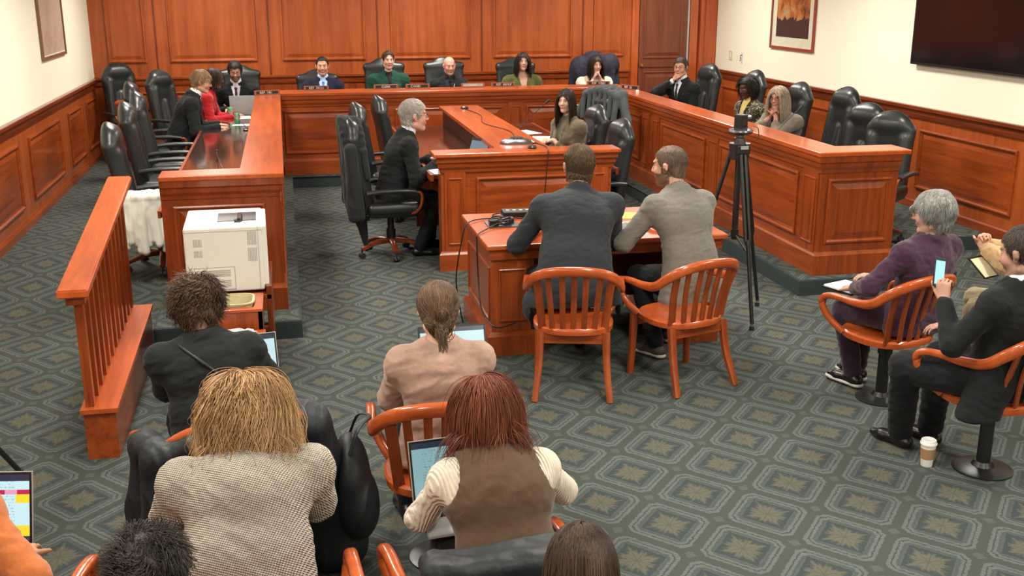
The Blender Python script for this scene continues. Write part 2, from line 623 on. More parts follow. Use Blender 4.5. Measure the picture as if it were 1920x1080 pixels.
class Field:
    def __init__(s, lo, hi, h):
        s.lo = np.array(lo, float)
        s.h = h
        s.n = np.ceil((np.array(hi, float) - s.lo) / h).astype(int) + 1
        s.D = np.full(tuple(s.n), .3, np.float32)

    def box(s, lo, hi):
        a = np.maximum(0, np.floor((np.array(lo) - s.lo) / s.h).astype(int))
        b = np.minimum(s.n, np.ceil((np.array(hi) - s.lo) / s.h).astype(int) + 1)
        if np.any(b <= a):
            return None, None
        sl = tuple(slice(i, j) for i, j in zip(a, b))
        X = [(s.lo[i] + s.h * np.arange(a[i], b[i])).astype(np.float32) for i in range(3)]
        return sl, (X[0][:, None, None], X[1][None, :, None], X[2][None, None, :])

    def put(s, sl, d, k, sub=False):
        D = s.D[sl]
        if sub:
            d = -d
            if k:
                g = np.maximum(k - np.abs(D - d), 0)
                s.D[sl] = np.maximum(D, d) + g * g / (4 * k)
            else:
                s.D[sl] = np.maximum(D, d)
        elif k:
            g = np.maximum(k - np.abs(D - d), 0)
            s.D[sl] = np.minimum(D, d) - g * g / (4 * k)
        else:
            s.D[sl] = np.minimum(D, d)

    def cone(s, a, b, ra, rb=None, k=.02, flat=None, sub=False):
        a, b = np.array(a, float), np.array(b, float)
        rb = ra if rb is None else rb
        m = k + 2.5 * s.h
        sl, X = s.box(np.minimum(a - ra, b - rb) - m, np.maximum(a + ra, b + rb) + m)
        if sl is None:
            return
        P = [X[i] - a[i] for i in range(3)]
        ab = b - a
        if flat is not None:
            n, f = nrm(flat[0]), 1 / flat[1] - 1
            dn = P[0] * n[0] + P[1] * n[1] + P[2] * n[2]
            P = [P[i] + dn * n[i] * f for i in range(3)]
            ab = ab + n * (ab @ n) * f
        L2 = max(ab @ ab, 1e-9)
        t = np.clip((P[0] * ab[0] + P[1] * ab[1] + P[2] * ab[2]) / L2, 0, 1)
        q = [P[i] - t * ab[i] for i in range(3)]
        d = np.sqrt(q[0] ** 2 + q[1] ** 2 + q[2] ** 2) - (ra + (rb - ra) * t)
        if flat is not None:
            d = d * (.5 + .5 * flat[1])
        s.put(sl, d.astype(np.float32), k, sub)

    def ell(s, c, ax, Rm=None, k=.02, sub=False):
        c = np.array(c, float)
        ax = np.array(ax, float)
        m = k + 2.5 * s.h
        r = ax.max() if Rm is not None else ax
        sl, X = s.box(c - r - m, c + r + m)
        if sl is None:
            return
        P = [X[i] - c[i] for i in range(3)]
        if Rm is not None:
            Rm = np.array(Rm)
            P = [P[0] * Rm[0, j] + P[1] * Rm[1, j] + P[2] * Rm[2, j] for j in range(3)]
        k0 = np.sqrt((P[0] / ax[0]) ** 2 + (P[1] / ax[1]) ** 2 + (P[2] / ax[2]) ** 2)
        k1 = np.sqrt((P[0] / ax[0] ** 2) ** 2 + (P[1] / ax[1] ** 2) ** 2 + (P[2] / ax[2] ** 2) ** 2)
        d = k0 * (k0 - 1) / np.maximum(k1, 1e-6)
        s.put(sl, d.astype(np.float32), k, sub)

    def rbox(s, c, hs, r=.01, Rm=None, k=.0, sub=False):
        c = np.array(c, float)
        hs = np.array(hs, float)
        m = k + 2.5 * s.h
        e = np.full(3, np.linalg.norm(hs)) if Rm is not None else hs
        sl, X = s.box(c - e - m, c + e + m)
        if sl is None:
            return
        P = [X[i] - c[i] for i in range(3)]
        if Rm is not None:
            Rm = np.array(Rm)
            P = [P[0] * Rm[0, j] + P[1] * Rm[1, j] + P[2] * Rm[2, j] for j in range(3)]
        q = [np.abs(P[i]) - (hs[i] - r) for i in range(3)]
        d = np.sqrt(sum(np.maximum(x, 0) ** 2 for x in q)) + np.minimum(np.maximum(q[0], np.maximum(q[1], q[2])), 0) - r
        s.put(sl, d.astype(np.float32), k, sub)

    def at(s, p):
        i = np.clip(np.round((np.array(p) - s.lo) / s.h).astype(int), 0, s.n - 1)
        return float(s.D[tuple(i)])

    def front(s, p, d=(0, 1, 0), far=.35):
        """walk from far out along d towards p until the surface"""
        p, d = np.array(p, float), nrm(d)
        t = far
        while t > -.05:
            if s.at(p + d * t) < 0:
                return p + d * t
            t -= s.h * .5
        return p

    def mesh(s, iso=0.0):
        D = s.D - iso
        for ax in range(3):
            i0 = [slice(None)] * 3
            i0[ax] = 0
            D[tuple(i0)] = np.maximum(D[tuple(i0)], .01)
            i0[ax] = -1
            D[tuple(i0)] = np.maximum(D[tuple(i0)], .01)
        S = D < 0
        c = np.zeros(tuple(np.array(S.shape) - 1), np.int8)
        for i in (0, 1):
            for j in (0, 1):
                for k in (0, 1):
                    c += S[i:S.shape[0] - 1 + i, j:S.shape[1] - 1 + j, k:S.shape[2] - 1 + k]
        act = (c > 0) & (c < 8)
        idx = np.full(act.shape, -1, np.int32)
        ii = np.argwhere(act)
        idx[act] = np.arange(len(ii))
        pos = np.zeros((len(ii), 3))
        cnt = np.zeros(len(ii))
        co = {}
        for o in [(i, j, k) for i in (0, 1) for j in (0, 1) for k in (0, 1)]:
            co[o] = D[ii[:, 0] + o[0], ii[:, 1] + o[1], ii[:, 2] + o[2]]
        for o in co:
            for ax in range(3):
                if o[ax] == 0:
                    o2 = list(o)
                    o2[ax] = 1
                    va, vb = co[o], co[tuple(o2)]
                    mk = (va < 0) != (vb < 0)
                    t = np.where(mk, va / np.where(va - vb == 0, 1, va - vb), 0)
                    p = np.repeat(np.array([o], float), len(ii), 0)
                    p[:, ax] += t
                    pos[mk] += p[mk]
                    cnt[mk] += 1
        V = s.lo + s.h * (ii + pos / np.maximum(cnt, 1)[:, None])
        F = []
        for ax in range(3):
            a, b = (ax + 1) % 3, (ax + 2) % 3
            s0 = [slice(None)] * 3
            s1 = [slice(None)] * 3
            s0[ax] = slice(0, -1)
            s1[ax] = slice(1, None)
            for q in (a, b):
                s0[q] = slice(1, -1)
                s1[q] = slice(1, -1)
            A, B = S[tuple(s0)], S[tuple(s1)]
            e = np.argwhere(A != B)
            fl = A[tuple(e.T)]
            base = e.copy()
            base[:, a] += 1
            base[:, b] += 1
            def g(da, db):
                x = base.copy()
                x[:, a] -= da
                x[:, b] -= db
                return idx[tuple(x.T)]
            q = np.stack([g(1, 1), g(0, 1), g(0, 0), g(1, 0)], 1)
            q[~fl] = q[~fl][:, ::-1]
            F.append(q)
        F = np.concatenate(F)
        F = F[(F >= 0).all(1)]
        return V, F


def raw_mesh(name, V, F, mat, parent=None, col=None, smooth=True):
    me = bpy.data.meshes.new(name)
    V = np.asarray(V, np.float32)
    F = np.asarray(F, np.int32)
    nf, k = F.shape
    me.vertices.add(len(V))
    me.vertices.foreach_set('co', V.ravel())
    me.loops.add(nf * k)
    me.loops.foreach_set('vertex_index', F.ravel())
    me.polygons.add(nf)
    me.polygons.foreach_set('loop_start', np.arange(0, nf * k, k, dtype=np.int32))
    me.polygons.foreach_set('use_smooth', np.ones(nf, bool) if smooth else np.zeros(nf, bool))
    me.update(calc_edges=True)
    if col is not None:
        at = me.color_attributes.new('Col', 'FLOAT_COLOR', 'POINT')
        cc = np.ones((len(V), 4), np.float32)
        cc[:, :3] = col
        at.data.foreach_set('color', cc.ravel())
    if mat is not None:
        me.materials.append(mat)
    o = bpy.data.objects.new(name, me)
    C.objects.link(o)
    if parent is not None:
        o.parent = parent
    return o


def vnoise(P, f, seed=0):
    """cheap smooth 3-D noise in -1..1"""
    r = np.random.default_rng(seed)
    out = np.zeros(len(P))
    ph = np.zeros(len(P))
    for i in range(5):
        k = r.normal(size=3)
        k = k / np.linalg.norm(k) * f * (1 + .5 * i)
        ph = np.sin(P @ k + r.uniform(0, 6) + 1.3 * ph)
        out += ph / (1 + .5 * i)
    return out / 2.6


def vert_normals(V, F):
    n = np.cross(V[F[:, 2]] - V[F[:, 0]], V[F[:, 3]] - V[F[:, 1]])
    N = np.zeros_like(V)
    for k in range(4):
        np.add.at(N, F[:, k], n)
    return N / np.maximum(np.linalg.norm(N, axis=1, keepdims=True), 1e-12)


def wrinkle(V, F, amp=.004, f=38, seed=0, ridged=True, st=(1, 1, 1.5)):
    N = vert_normals(V, F)
    n = vnoise(V * np.array(st), f, seed)
    n2 = vnoise(V * np.array(st), f * 2.3, seed + 5)
    if ridged:
        d = (1 - np.abs(n) * 2.2) * .8 + n2 * .25
    else:
        d = n + n2 * .4
    return V + N * (d * amp)[:, None]


def rotm(pitch=0, yaw=0, roll=0):
    """local->world: roll about y(forward), pitch about x (nose down positive), yaw about z (left positive)"""
    return np.array(Euler((-R(pitch), R(roll), R(yaw)), 'YXZ').to_matrix()) if False else \
        np.array((Matrix.Rotation(R(yaw), 3, 'Z') @ Matrix.Rotation(-R(pitch), 3, 'X') @ Matrix.Rotation(R(roll), 3, 'Y')))

# ------------------------------------------------------------------ room shell
XL, XR, YB, YF = -2.6, 6.8, 16.3, -1.6
PZ = .14
bm = bmesh.new()
bx(bm, (XL - .1, YF - .1, -.1), (XR + .1, YB + .1, 0))
struct('floor', bm, M['carpet'])
bm = bmesh.new()
bx(bm, (XL - .1, YF - .1, CEIL), (XR + .1, YB + .1, CEIL + .1))
struct('ceiling', bm, M['ceiling_paint'])
for nm, lo, hi, mt in (('wall_left', (XL - .12, YF, 0), (XL, YB, CEIL), 'wall_paint'),
                       ('wall_right', (XR, YF, 0), (XR + .12, YB, CEIL), 'wall_paint'),
                       ('wall_back', (XL - .12, YB, 0), (XR + .12, YB + .12, CEIL), 'wood_wall'),
                       ('wall_front', (XL - .12, YF - .12, 0), (XR + .12, YF, CEIL), 'wall_paint')):
    bm = bmesh.new()
    bx(bm, lo, hi)
    struct(nm, bm, M[mt])


class Face:
    """a panelled face: s runs along u, t stands out along n, z up"""

    def __init__(self, O, u, n):
        self.M = Matrix(((u[0], n[0], 0, O[0]), (u[1], n[1], 0, O[1]), (u[2] if len(u) > 2 else 0, 0, 1, O[2]), (0, 0, 0, 1)))

    def box(self, bm, s0, s1, t0, t1, z0, z1, bev=0):
        r = bmesh.ops.create_cube(bm, size=1, matrix=Matrix.Translation(((s0 + s1) / 2, (t0 + t1) / 2, (z0 + z1) / 2)) @ Matrix.Diagonal((s1 - s0, t1 - t0, z1 - z0, 1)))
        vs = r['verts']
        bmesh.ops.transform(bm, matrix=self.M, verts=vs)

    def prism(self, bm, prof, s0, s1, m0=0, m1=0):
        """extrude a (t, z) profile along s; m = mitre factor at each end (adds m*t)"""
        A = [bm.verts.new(self.M @ Vector((s0 - m0 * t, t, z))) for t, z in prof]
        B = [bm.verts.new(self.M @ Vector((s1 + m1 * t, t, z))) for t, z in prof]
        k = len(prof)
        for i in range(k):
            bm.faces.new((A[i], A[(i + 1) % k], B[(i + 1) % k], B[i]))
        bm.faces.new(A[::-1])
        bm.faces.new(B)

    def frame(self, bm, s0, s1, z0, z1, w=.035, d=.018):
        """mitred picture-frame moulding with a sloping profile"""
        def ring(off, t):
            return [bm.verts.new(self.M @ Vector(p)) for p in ((s0 + off, t, z0 + off), (s1 - off, t, z0 + off), (s1 - off, t, z1 - off), (s0 + off, t, z1 - off))]
        rs = [ring(0, 0), ring(0, d * .8), ring(w * .25, d), ring(w * .45, d), ring(w * .75, d * .35), ring(w, d * .3), ring(w, 0)]
        for a, b in zip(rs, rs[1:]):
            for i in range(4):
                bm.faces.new((a[i], a[(i + 1) % 4], b[(i + 1) % 4], b[i]))

    def panel(self, bm, s0, s1, z0, z1, w=.035, d=.018, raised=True):
        self.frame(bm, s0, s1, z0, z1, w, d)
        if raised:
            g = w + .05
            if s1 - s0 > 2.6 * g and z1 - z0 > 2.6 * g:
                pts = [(s0 + w, .001, z0 + w), (s1 - w, .001, z0 + w), (s1 - w, .001, z1 - w), (s0 + w, .001, z1 - w)]
                pin = [(s0 + g, .012, z0 + g), (s1 - g, .012, z0 + g), (s1 - g, .012, z1 - g), (s0 + g, .012, z1 - g)]
                a = [bm.verts.new(self.M @ Vector(p)) for p in pts]
                b = [bm.verts.new(self.M @ Vector(p)) for p in pin]
                for i in range(4):
                    bm.faces.new((a[i], a[(i + 1) % 4], b[(i + 1) % 4], b[i]))
                bm.faces.new(b)


def railprof(z, d=.05, h=.09):
    return [(0, z - h), (d * .35, z - h), (d * .5, z - h * .7), (d * .55, z - h * .35), (d, z - h * .28), (d, z - .006), (d * .9, z), (0, z)]


def baseprof(z0, h, d=.022):
    return [(0, z0), (d, z0), (d, z0 + h - .03), (d * .55, z0 + h - .012), (d * .4, z0 + h), (0, z0 + h)]


# wainscots
RAILZ = 1.24
for side, O, u, n, L, panels in (
        ('left', (XL, YF, 0), (0, 1, 0), (1, 0, 0), YB - YF,
         [(2.0, 3.3), (3.6, 4.9), (5.2, 6.5), (6.8, 8.1), (8.4, 9.7), (10.0, 11.2), (11.7, 13.35), (13.92, 14.85), (15.2, 16.0)]),
        ('right', (XR, YF, 0), (0, 1, 0), (-1, 0, 0), YB - YF,
         [(2.0, 3.3), (3.6, 5.2), (5.5, 7.0), (7.3, 8.5), (8.8, 10.42), (10.85, 11.8), (12.1, 13.3), (13.6, 14.6), (14.9, 15.9)])):
    F_ = Face(O, u, n)
    bm = bmesh.new()
    F_.box(bm, 0, L, 0, .02, 0, RAILZ - .05)
    struct('trim_wainscot_' + side, bm, M['wood_wall'])
    bm = bmesh.new()
    F_.prism(bm, [(t + .02, z) for t, z in railprof(RAILZ, .055, .13)] + [], 0, L)
    struct('trim_chair_rail_' + side, bm, M['wood_dark_Y'])
    bm = bmesh.new()
    F_.prism(bm, [(t + .02, z) for t, z in baseprof(0, .24, .025)], 0, L)
    struct('baseboard_' + side, bm, M['wood_Y'])
    for (a, b) in panels:
        bm = bmesh.new()
        F2 = Face((O[0] + n[0] * .02, O[1], 0), u, n)
        F2.panel(bm, a - YF, b - YF, .36, 1.0, .045, .026)
        struct('trim_panel_' + side, bm, M['wood_Y'])

F_ = Face((XL, YB, 0), (1, 0, 0), (0, -1, 0))
bm = bmesh.new()
F_.box(bm, 0, 7.98, 0, .018, 0, RAILZ - .03)
F_.box(bm, 9.05, 9.4, 0, .018, 0, CEIL)
struct('trim_wainscot_back', bm, M['wood_Z'])
bm = bmesh.new()
F_.prism(bm, [(t + .018, z) for t, z in railprof(RAILZ, .05, .12)], 0, 7.95)
struct('trim_chair_rail_back', bm, M['wood_X'])
bm = bmesh.new()
F_.prism(bm, [(t + .018, z) for t, z in baseprof(0, .24, .025)], 0, 7.95)
struct('baseboard_back', bm, M['wood_X'])
for (a, b) in [(-2.38, -1.86), (-1.54, -.32), (.04, 1.25), (1.63, 2.83), (3.19, 4.42), (4.77, 5.26)]:
    bm = bmesh.new()
    F_.panel(bm, a - XL, b - XL, 1.44, 3.05, .045, .03)
    struct('trim_panel_back_upper', bm, M['wood_wall'])
    bm = bmesh.new()
    F2 = Face((XL, YB - .018, 0), (1, 0, 0), (0, -1, 0))
    F2.panel(bm, a - XL, b - XL, .38, 1.02, .045, .022)
    struct('trim_panel_back_lower', bm, M['wood_X'])
for a in (-1.72, -.14, 1.44, 3.01, 4.6):
    bm = bmesh.new()
    F_.box(bm, a - XL - .012, a - XL + .012, 0, .008, RAILZ, CEIL)
    struct('trim_seam_back', bm, M['wood_dark_Z'])
# door with its casing
door = struct('door_1', (lambda b: (Face((5.50, YB - .035, 0), (1, 0, 0), (0, -1, 0)).box(b, 0, .78, 0, .03, PZ, 2.95), b)[1])(bmesh.new()), M['wood_door'])
FD = Face((5.50, YB - .065, 0), (1, 0, 0), (0, -1, 0))
bm = bmesh.new()
FD.panel(bm, .07, .71, 1.40, 2.80, .04, .014)
FD.panel(bm, .07, .71, .34, 1.20, .04, .014)
link('door_panel', bm, M['wood_door'], door)
bm = bmesh.new()
FD.box(bm, .0, .78, .006, .016, 1.27, 1.33)
link('door_rail', bm, M['wood_door'], door)
bm = bmesh.new()
cyl(bm, (5.54, YB - .065, 1.30), (5.54, YB - .105, 1.30), .022)
link('door_knob', bm, M['brass'], door, True)
bm = bmesh.new()
FD.box(bm, .785, .81, -.02, .012, PZ, 2.95)
link('door_seal', bm, M['light_grey'], door)
bm = bmesh.new()
Fc = Face((XL, YB, 0), (1, 0, 0), (0, -1, 0))
Fc.prism(bm, [(0, 0), (.055, 0), (.055, CEIL), (0, CEIL)], 7.98, 8.09)
Fc.prism(bm, [(0, 0), (.055, 0), (.055, CEIL), (0, CEIL)], 8.93, 9.06)
Fc.prism(bm, [(0, 0), (.075, 0), (.075, CEIL), (0, CEIL)], 9.10, 9.16)
Fc.prism(bm, [(0, 0), (.03, 0), (.03, CEIL), (0, CEIL)], 9.16, 9.38)
struct('trim_door_casing', bm, M['wood_bright_Z'])

# raised floor under the dais, with a carpeted edge, and the ramp on the left
def slab(name, pts, z, mat):
    bm = bmesh.new()
    a = [bm.verts.new((x, y, 0.0)) for x, y in pts]
    b = [bm.verts.new((x, y, z)) for x, y in pts]
    k = len(pts)
    for i in range(k):
        f = bm.faces.new((a[i], a[(i + 1) % k], b[(i + 1) % k], b[i]))
    bm.faces.new(b)
    bm.faces.new(a[::-1])
    es = [e for e in bm.edges if all(abs(v.co.z - z) < 1e-5 for v in e.verts)]
    bmesh.ops.bevel(bm, geom=es, offset=.022, segments=3, affect='EDGES', profile=.6)
    bmesh.ops.recalc_face_normals(bm, faces=bm.faces)
    me = bpy.data.meshes.new(name)
    for f in bm.faces:
        f.material_index = 0 if (f.normal.z > .9) else 1
    bm.to_mesh(me)
    bm.free()
    me.materials.append(M[mat])
    me.materials.append(M['carpet_edge'])
    o = bpy.data.objects.new(name, me)
    C.objects.link(o)
    o['kind'] = 'structure'
    return o


slab('floor_platform', [(-1.0, 7.62), (.05, 7.62), (.05, 13.80), (4.13, 13.80), (4.13, 7.86), (5.6, 7.86), (5.6, 9.0), (6.75, 9.0), (6.75, YB), (XL, YB), (XL, 10.0), (-1.0, 10.0)], PZ, 'carpet')
bm = bmesh.new()
vs = [bm.verts.new(p) for p in ((XL, 8.6, .001), (-1.0, 8.6, .001), (-1.0, 10.0, PZ), (XL, 10.0, PZ), (XL, 10.0, 0), (-1.0, 10.0, 0))]
bm.faces.new((vs[0], vs[1], vs[2], vs[3]))
bm.faces.new((vs[1], vs[5], vs[2]))
bm.faces.new((vs[0], vs[3], vs[4]))
bm.faces.new((vs[2], vs[5], vs[4], vs[3]))
struct('floor_ramp', bm, M['carpet'])


# ------------------------------------------------------------------ desks
def cornice(F_, bm, s0, s1, z, m0=0, m1=0, d=.06):
    F_.prism(bm, [(0, z - .14), (.012, z - .14), (.016, z - .115), (.03, z - .09), (.034, z - .06), (d * .8, z - .045), (d * .8, z), (0, z)], s0, s1, m0, m1)


def desk_face(parent, O, u, n, L, z0, ztop, panels, pil, ax, base_h=.2, m=(0, 0), thick=.05, s0=0):
    """front skin, plinth, cornice and one mesh per panel"""
    F_ = Face((O[0], O[1], 0), u, n)
    bm = bmesh.new()
    F_.box(bm, s0, L, -thick, 0, z0, ztop - .02)
    link('front_board', bm, M['wood_' + ax], parent)
    bm = bmesh.new()
    F_.prism(bm, baseprof(z0, base_h, .028), 0, L, m[0], m[1])
    link('plinth', bm, M['wood_' + ax], parent)
    bm = bmesh.new()
    cornice(F_, bm, 0, L, ztop, m[0], m[1])
    link('cornice', bm, M['wood_' + ax], parent)
    for (a, b) in panels:
        bm = bmesh.new()
        F_.panel(bm, a, b, z0 + base_h + .07, ztop - .19, .04, .022)
        link('panel', bm, M['wood_' + ax], parent)
    for a, b in pil:
        bm = bmesh.new()
        F_.box(bm, a, b, 0, .012, z0 + base_h, ztop - .13)
        F2 = Face((O[0] + n[0] * .012, O[1] + n[1] * .012, 0), u, n)
        F2.panel(bm, a + .03, b - .03, z0 + base_h + .06, ztop - .19, .02, .01, False)
        link('pilaster', bm, M['wood_Z'], parent)
    return F_


def slabtop(name, pts, z0, z1, mat, parent, bev=.008):
    bm = bmesh.new()
    a = [bm.verts.new((x, y, z0)) for x, y in pts]
    b = [bm.verts.new((x, y, z1)) for x, y in pts]
    k = len(pts)
    for i in range(k):
        bm.faces.new((a[i], a[(i + 1) % k], b[(i + 1) % k], b[i]))
    bm.faces.new(b)
    bm.faces.new(a[::-1])
    bmesh.ops.bevel(bm, geom=list(bm.edges), offset=bev, segments=2, affect='EDGES', profile=.5)
    return link(name, bm, M[mat] if isinstance(mat, str) else mat, parent)


def boards(parent, name, mat, *bb):
    for lo, hi in bb:
        bm = bmesh.new()
        bx(bm, lo, hi)
        link(name, bm, M[mat], parent)


def root(name, label, cat, group=None):
    return empty(name, (0, 0, 0), 0, label, cat, group)


T = 1.15
# left wing
dl = root('dais_desk', 'long left wing of the cherry dais with the white printer before its end', 'desk')
desk_face(dl, (-.07, 7.93, 0), (0, 1, 0), (1, 0, 0), 6.05, PZ, T, [(.25, 1.9), (2.2, 3.85), (4.1, 5.8)], [(.02, .2), (1.95, 2.13), (3.88, 4.06)], 'Y', m=(1, 0), s0=.051)
desk_face(dl, (-.07, 7.93, 0), (-1, 0, 0), (0, -1, 0), .83, PZ, T, [(.1, .75)], [], 'Z', m=(1, 0))
slabtop('ledge_top', [(-.02, 7.87), (-.02, 13.94), (-.33, 13.94), (-.33, 8.13), (-.90, 8.13), (-.90, 7.87)], T, 1.19, 'wood_bright_Y', dl)
boards(dl, 'inner_board', 'wood_Y', ((-.34, 8.12, .88), (-.30, 13.96, T)), ((-.9, 8.08, .5), (-.30, 8.12, T)))
slabtop('work_surface', [(-.34, 8.13), (-.34, 14.0), (-.94, 14.0), (-.94, 8.13)], .84, .885, 'gloss_mahogany', dl, .006)
bm = bmesh.new()
bx(bm, (-.955, 8.13, .835), (-.93, 14.0, .889))
link('edge_band', bm, M['wood_Y'], dl)
boards(dl, 'support_board', 'wood_dark_Z', ((-.9, 10.0, PZ), (-.13, 10.04, .84)), ((-.9, 12.0, PZ), (-.13, 12.04, .84)), ((-.90, 7.99, PZ), (-.86, 8.07, T)))

# back run
db = root('dais_desk', 'back run of the cherry dais where six people sit behind nameplates', 'desk')
desk_face(db, (-.02, 13.98, 0), (1, 0, 0), (0, -1, 0), 4.34, PZ, T, [(.0 + .03, .93), (1.45, 2.88), (3.2, 4.1)], [(1.06, 1.34), (2.95, 3.15)], 'X')
slabtop('ledge_top', [(-.05, 13.92), (4.22, 13.92), (4.56, 14.30), (4.45, 14.36), (-.05, 14.36)], T, 1.19, 'wood_bright_X', db)
boards(db, 'inner_board', 'wood_X', ((-.05, 14.32, .88), (4.5, 14.36, T)), ((-1.05, 14.0, .84), (-.05, 14.04, .89)))
slabtop('work_surface', [(-1.05, 14.04), (-.05, 14.04), (-.05, 14.38), (4.9, 14.38), (4.9, 14.72), (-1.05, 14.72)], .84, .885, 'gloss_mahogany', db, .006)
boards(db, 'support_board', 'wood_dark_Z', *[((x, 14.06, PZ), (x + .04, 14.68, .84)) for x in (-1.0, .95, 2.8, 4.0)])

# right wing with its returned end
dr = root('dais_desk', 'right wing of the cherry dais with a panelled end facing the audience', 'desk')
desk_face(dr, (4.32, 7.98, 0), (0, 1, 0), (-1, 0, 0), 5.98, PZ, T, [(.38, 2.12 - .0), (2.5, 3.85), (4.6, 5.7)], [(.03, .30), (2.16, 2.42), (3.92, 4.18), (4.28, 4.52)], 'Y', m=(1, 0), s0=.051)
desk_face(dr, (4.32, 7.98, 0), (1, 0, 0), (0, -1, 0), .70, PZ, T, [(.06, .64)], [], 'Z', m=(1, 0))
slabtop('ledge_top', [(4.26, 7.92), (5.09, 7.92), (5.09, 8.24), (4.56, 8.24), (4.56, 14.28), (4.26, 13.94)], T, 1.19, 'wood_bright_Y', dr)
boards(dr, 'inner_board', 'wood_Y', ((4.53, 8.24, .88), (4.57, 14.0, T)), ((4.53, 8.20, .5), (4.98, 8.24, T)), ((4.98, 8.04, PZ), (5.02, 8.24, T)))
slabtop('work_surface', [(4.57, 8.24), (4.98, 8.24), (4.98, 14.3), (4.57, 14.3)], .84, .885, 'gloss_mahogany', dr, .006)
boards(dr, 'support_board', 'wood_dark_Z', *[((4.4, y, PZ), (4.95, y + .04, .84)) for y in (9.9, 11.9)])

# clerks' T-shaped desk
dc = root('clerk_desk', 'T-shaped cherry desk in the middle of the dais with a speakerphone on it', 'desk')
desk_face(dc, (1.34, 9.30, 0), (1, 0, 0), (0, -1, 0), 1.58, 0, 1.04, [(.32, 1.30)], [(.03, .22), (1.38, 1.55)], 'X', base_h=.18, m=(1, 1))
slabtop('ledge_top', [(1.27, 9.23), (2.99, 9.23), (2.99, 9.50), (2.37, 9.50), (2.37, 13.12), (1.88, 13.12), (1.88, 9.50), (1.27, 9.50)], 1.04, 1.075, 'wood_bright_Y', dc)
boards(dc, 'inner_board', 'wood_Z', ((1.34, 9.44, 0), (2.92, 9.48, 1.04)), ((1.34, 9.352, 0), (1.38, 9.44, 1.04)), ((2.88, 9.352, 0), (2.92, 9.44, 1.04)), ((1.95, 13.03, 0), (2.30, 13.07, 1.04)))
boards(dc, 'privacy_board', 'black_plastic', ((1.92, 9.48, 0), (1.95, 13.06, 1.04)), ((2.30, 9.48, 0), (2.33, 13.06, 1.04)))
for nm, x0, x1, e in (('work_surface', 1.30, 1.92, 1.27), ('work_surface', 2.33, 3.02, 3.02)):
    slabtop(nm, [(x0, 9.48), (x1, 9.48), (x1, 13.0), (x0, 13.0)], .815, .85, 'gloss_mahogany', dc, .005)
    bm = bmesh.new()
    bx(bm, (e, 9.48, .795), (e + .03, 13.0, .853))
    link('edge_band', bm, M['wood_Y'], dc)
boards(dc, 'support_board', 'wood_dark_Z', *[((a, y, 0), (b, y + .04, .815)) for y in (11.2, 12.94) for a, b in ((1.34, 1.92), (2.33, 2.9))])

# witness table
wt = root('witness_table', 'cherry pedestal table with cables on it before the two seated men', 'table')
slabtop('tabletop', [(1.30, 6.90), (3.05, 6.90), (3.05, 7.97), (1.30, 7.97)], .765, .80, 'wood_bright_X', wt)
for x0, x1 in ((1.34, 1.64), (2.70, 2.98)):
    ped = link('pedestal', (lambda b: (bx(b, (x0, 6.95, 0), (x1, 7.9, .70)), b)[1])(bmesh.new()), M['wood_Z'], wt)
    bm = bmesh.new()
    for O_, u_, n_, L_ in (((x0, 7.9), (0, -1, 0), (-1, 0, 0), .95), ((x0, 6.95), (1, 0, 0), (0, -1, 0), x1 - x0), ((x1, 6.95), (0, 1, 0), (1, 0, 0), .95)):
        F_ = Face((*O_, 0), u_, n_)
        F_.panel(bm, .05, L_ - .05, .24, .62, .022, .014, False)
        F_.prism(bm, baseprof(0, .17, .035), 0, L_, 1, 1)
    link('pedestal_moulding', bm, M['wood_Z'], ped)
bm = bmesh.new()
bx(bm, (1.33, 6.93, .69), (3.02, 7.94, .765))
link('apron', bm, M['wood_X'], wt)
bm = bmesh.new()
bx(bm, (1.64, 7.80, .12), (2.70, 7.83, .70))
link('modesty_board', bm, M['wood_X'], wt)

# railing beside the ramp
rl = root('wooden_railing', 'sloping cherry handrail with square balusters on a solid base, left of the printer', 'railing')
bm = bmesh.new()
def hexa(bm, x0, x1, y0, y1, za0, za1, zb0, zb1):
    v = [bm.verts.new(p) for p in ((x0, y0, za0), (x1, y0, za0), (x1, y1, zb0), (x0, y1, zb0), (x0, y0, za1), (x1, y0, za1), (x1, y1, zb1), (x0, y1, zb1))]
    for f in ((0, 1, 2, 3), (4, 5, 6, 7), (0, 1, 5, 4), (1, 2, 6, 5), (2, 3, 7, 6), (3, 0, 4, 7)):
        bm.faces.new([v[i] for i in f])
hexa(bm, -1.15, -.985, 5.72, 7.5, 0, .27, 0, .33)
link('base', bm, M['wood_Y'], rl)
bm = bmesh.new()
hexa(bm, -1.165, -.97, 5.705, 7.51, .27, .295, .33, .355)
link('base_cap', bm, M['wood_bright_Y'], rl)
bm = bmesh.new()
hexa(bm, -1.195, -1.04, 5.62, 7.60, .945, .99, 1.205, 1.25)
bmesh.ops.bevel(bm, geom=list(bm.edges), offset=.008, segments=2, affect='EDGES')
link('handrail', bm, M['wood_bright_Y'], rl)
bm = bmesh.new()
hexa(bm, -1.165, -1.07, 5.68, 7.56, .895, .945, 1.155, 1.205)
link('under_rail', bm, M['wood_Y'], rl)
for i in range(12):
    y = 5.745 + i * .155
    f = (y - 5.62) / 1.98
    bm = bmesh.new()
    bx(bm, (-1.14, y, .28 + .06 * f), (-1.095, y + .045, .91 + .26 * f))
    link('baluster', bm, M['wood_Z'], rl)

# lights over the room
for y in (.6, 4.2, 7.8, 11.2, 14.6):
    for x in (-.9, 2.1, 5.1):
        ceiling_light(x, y)


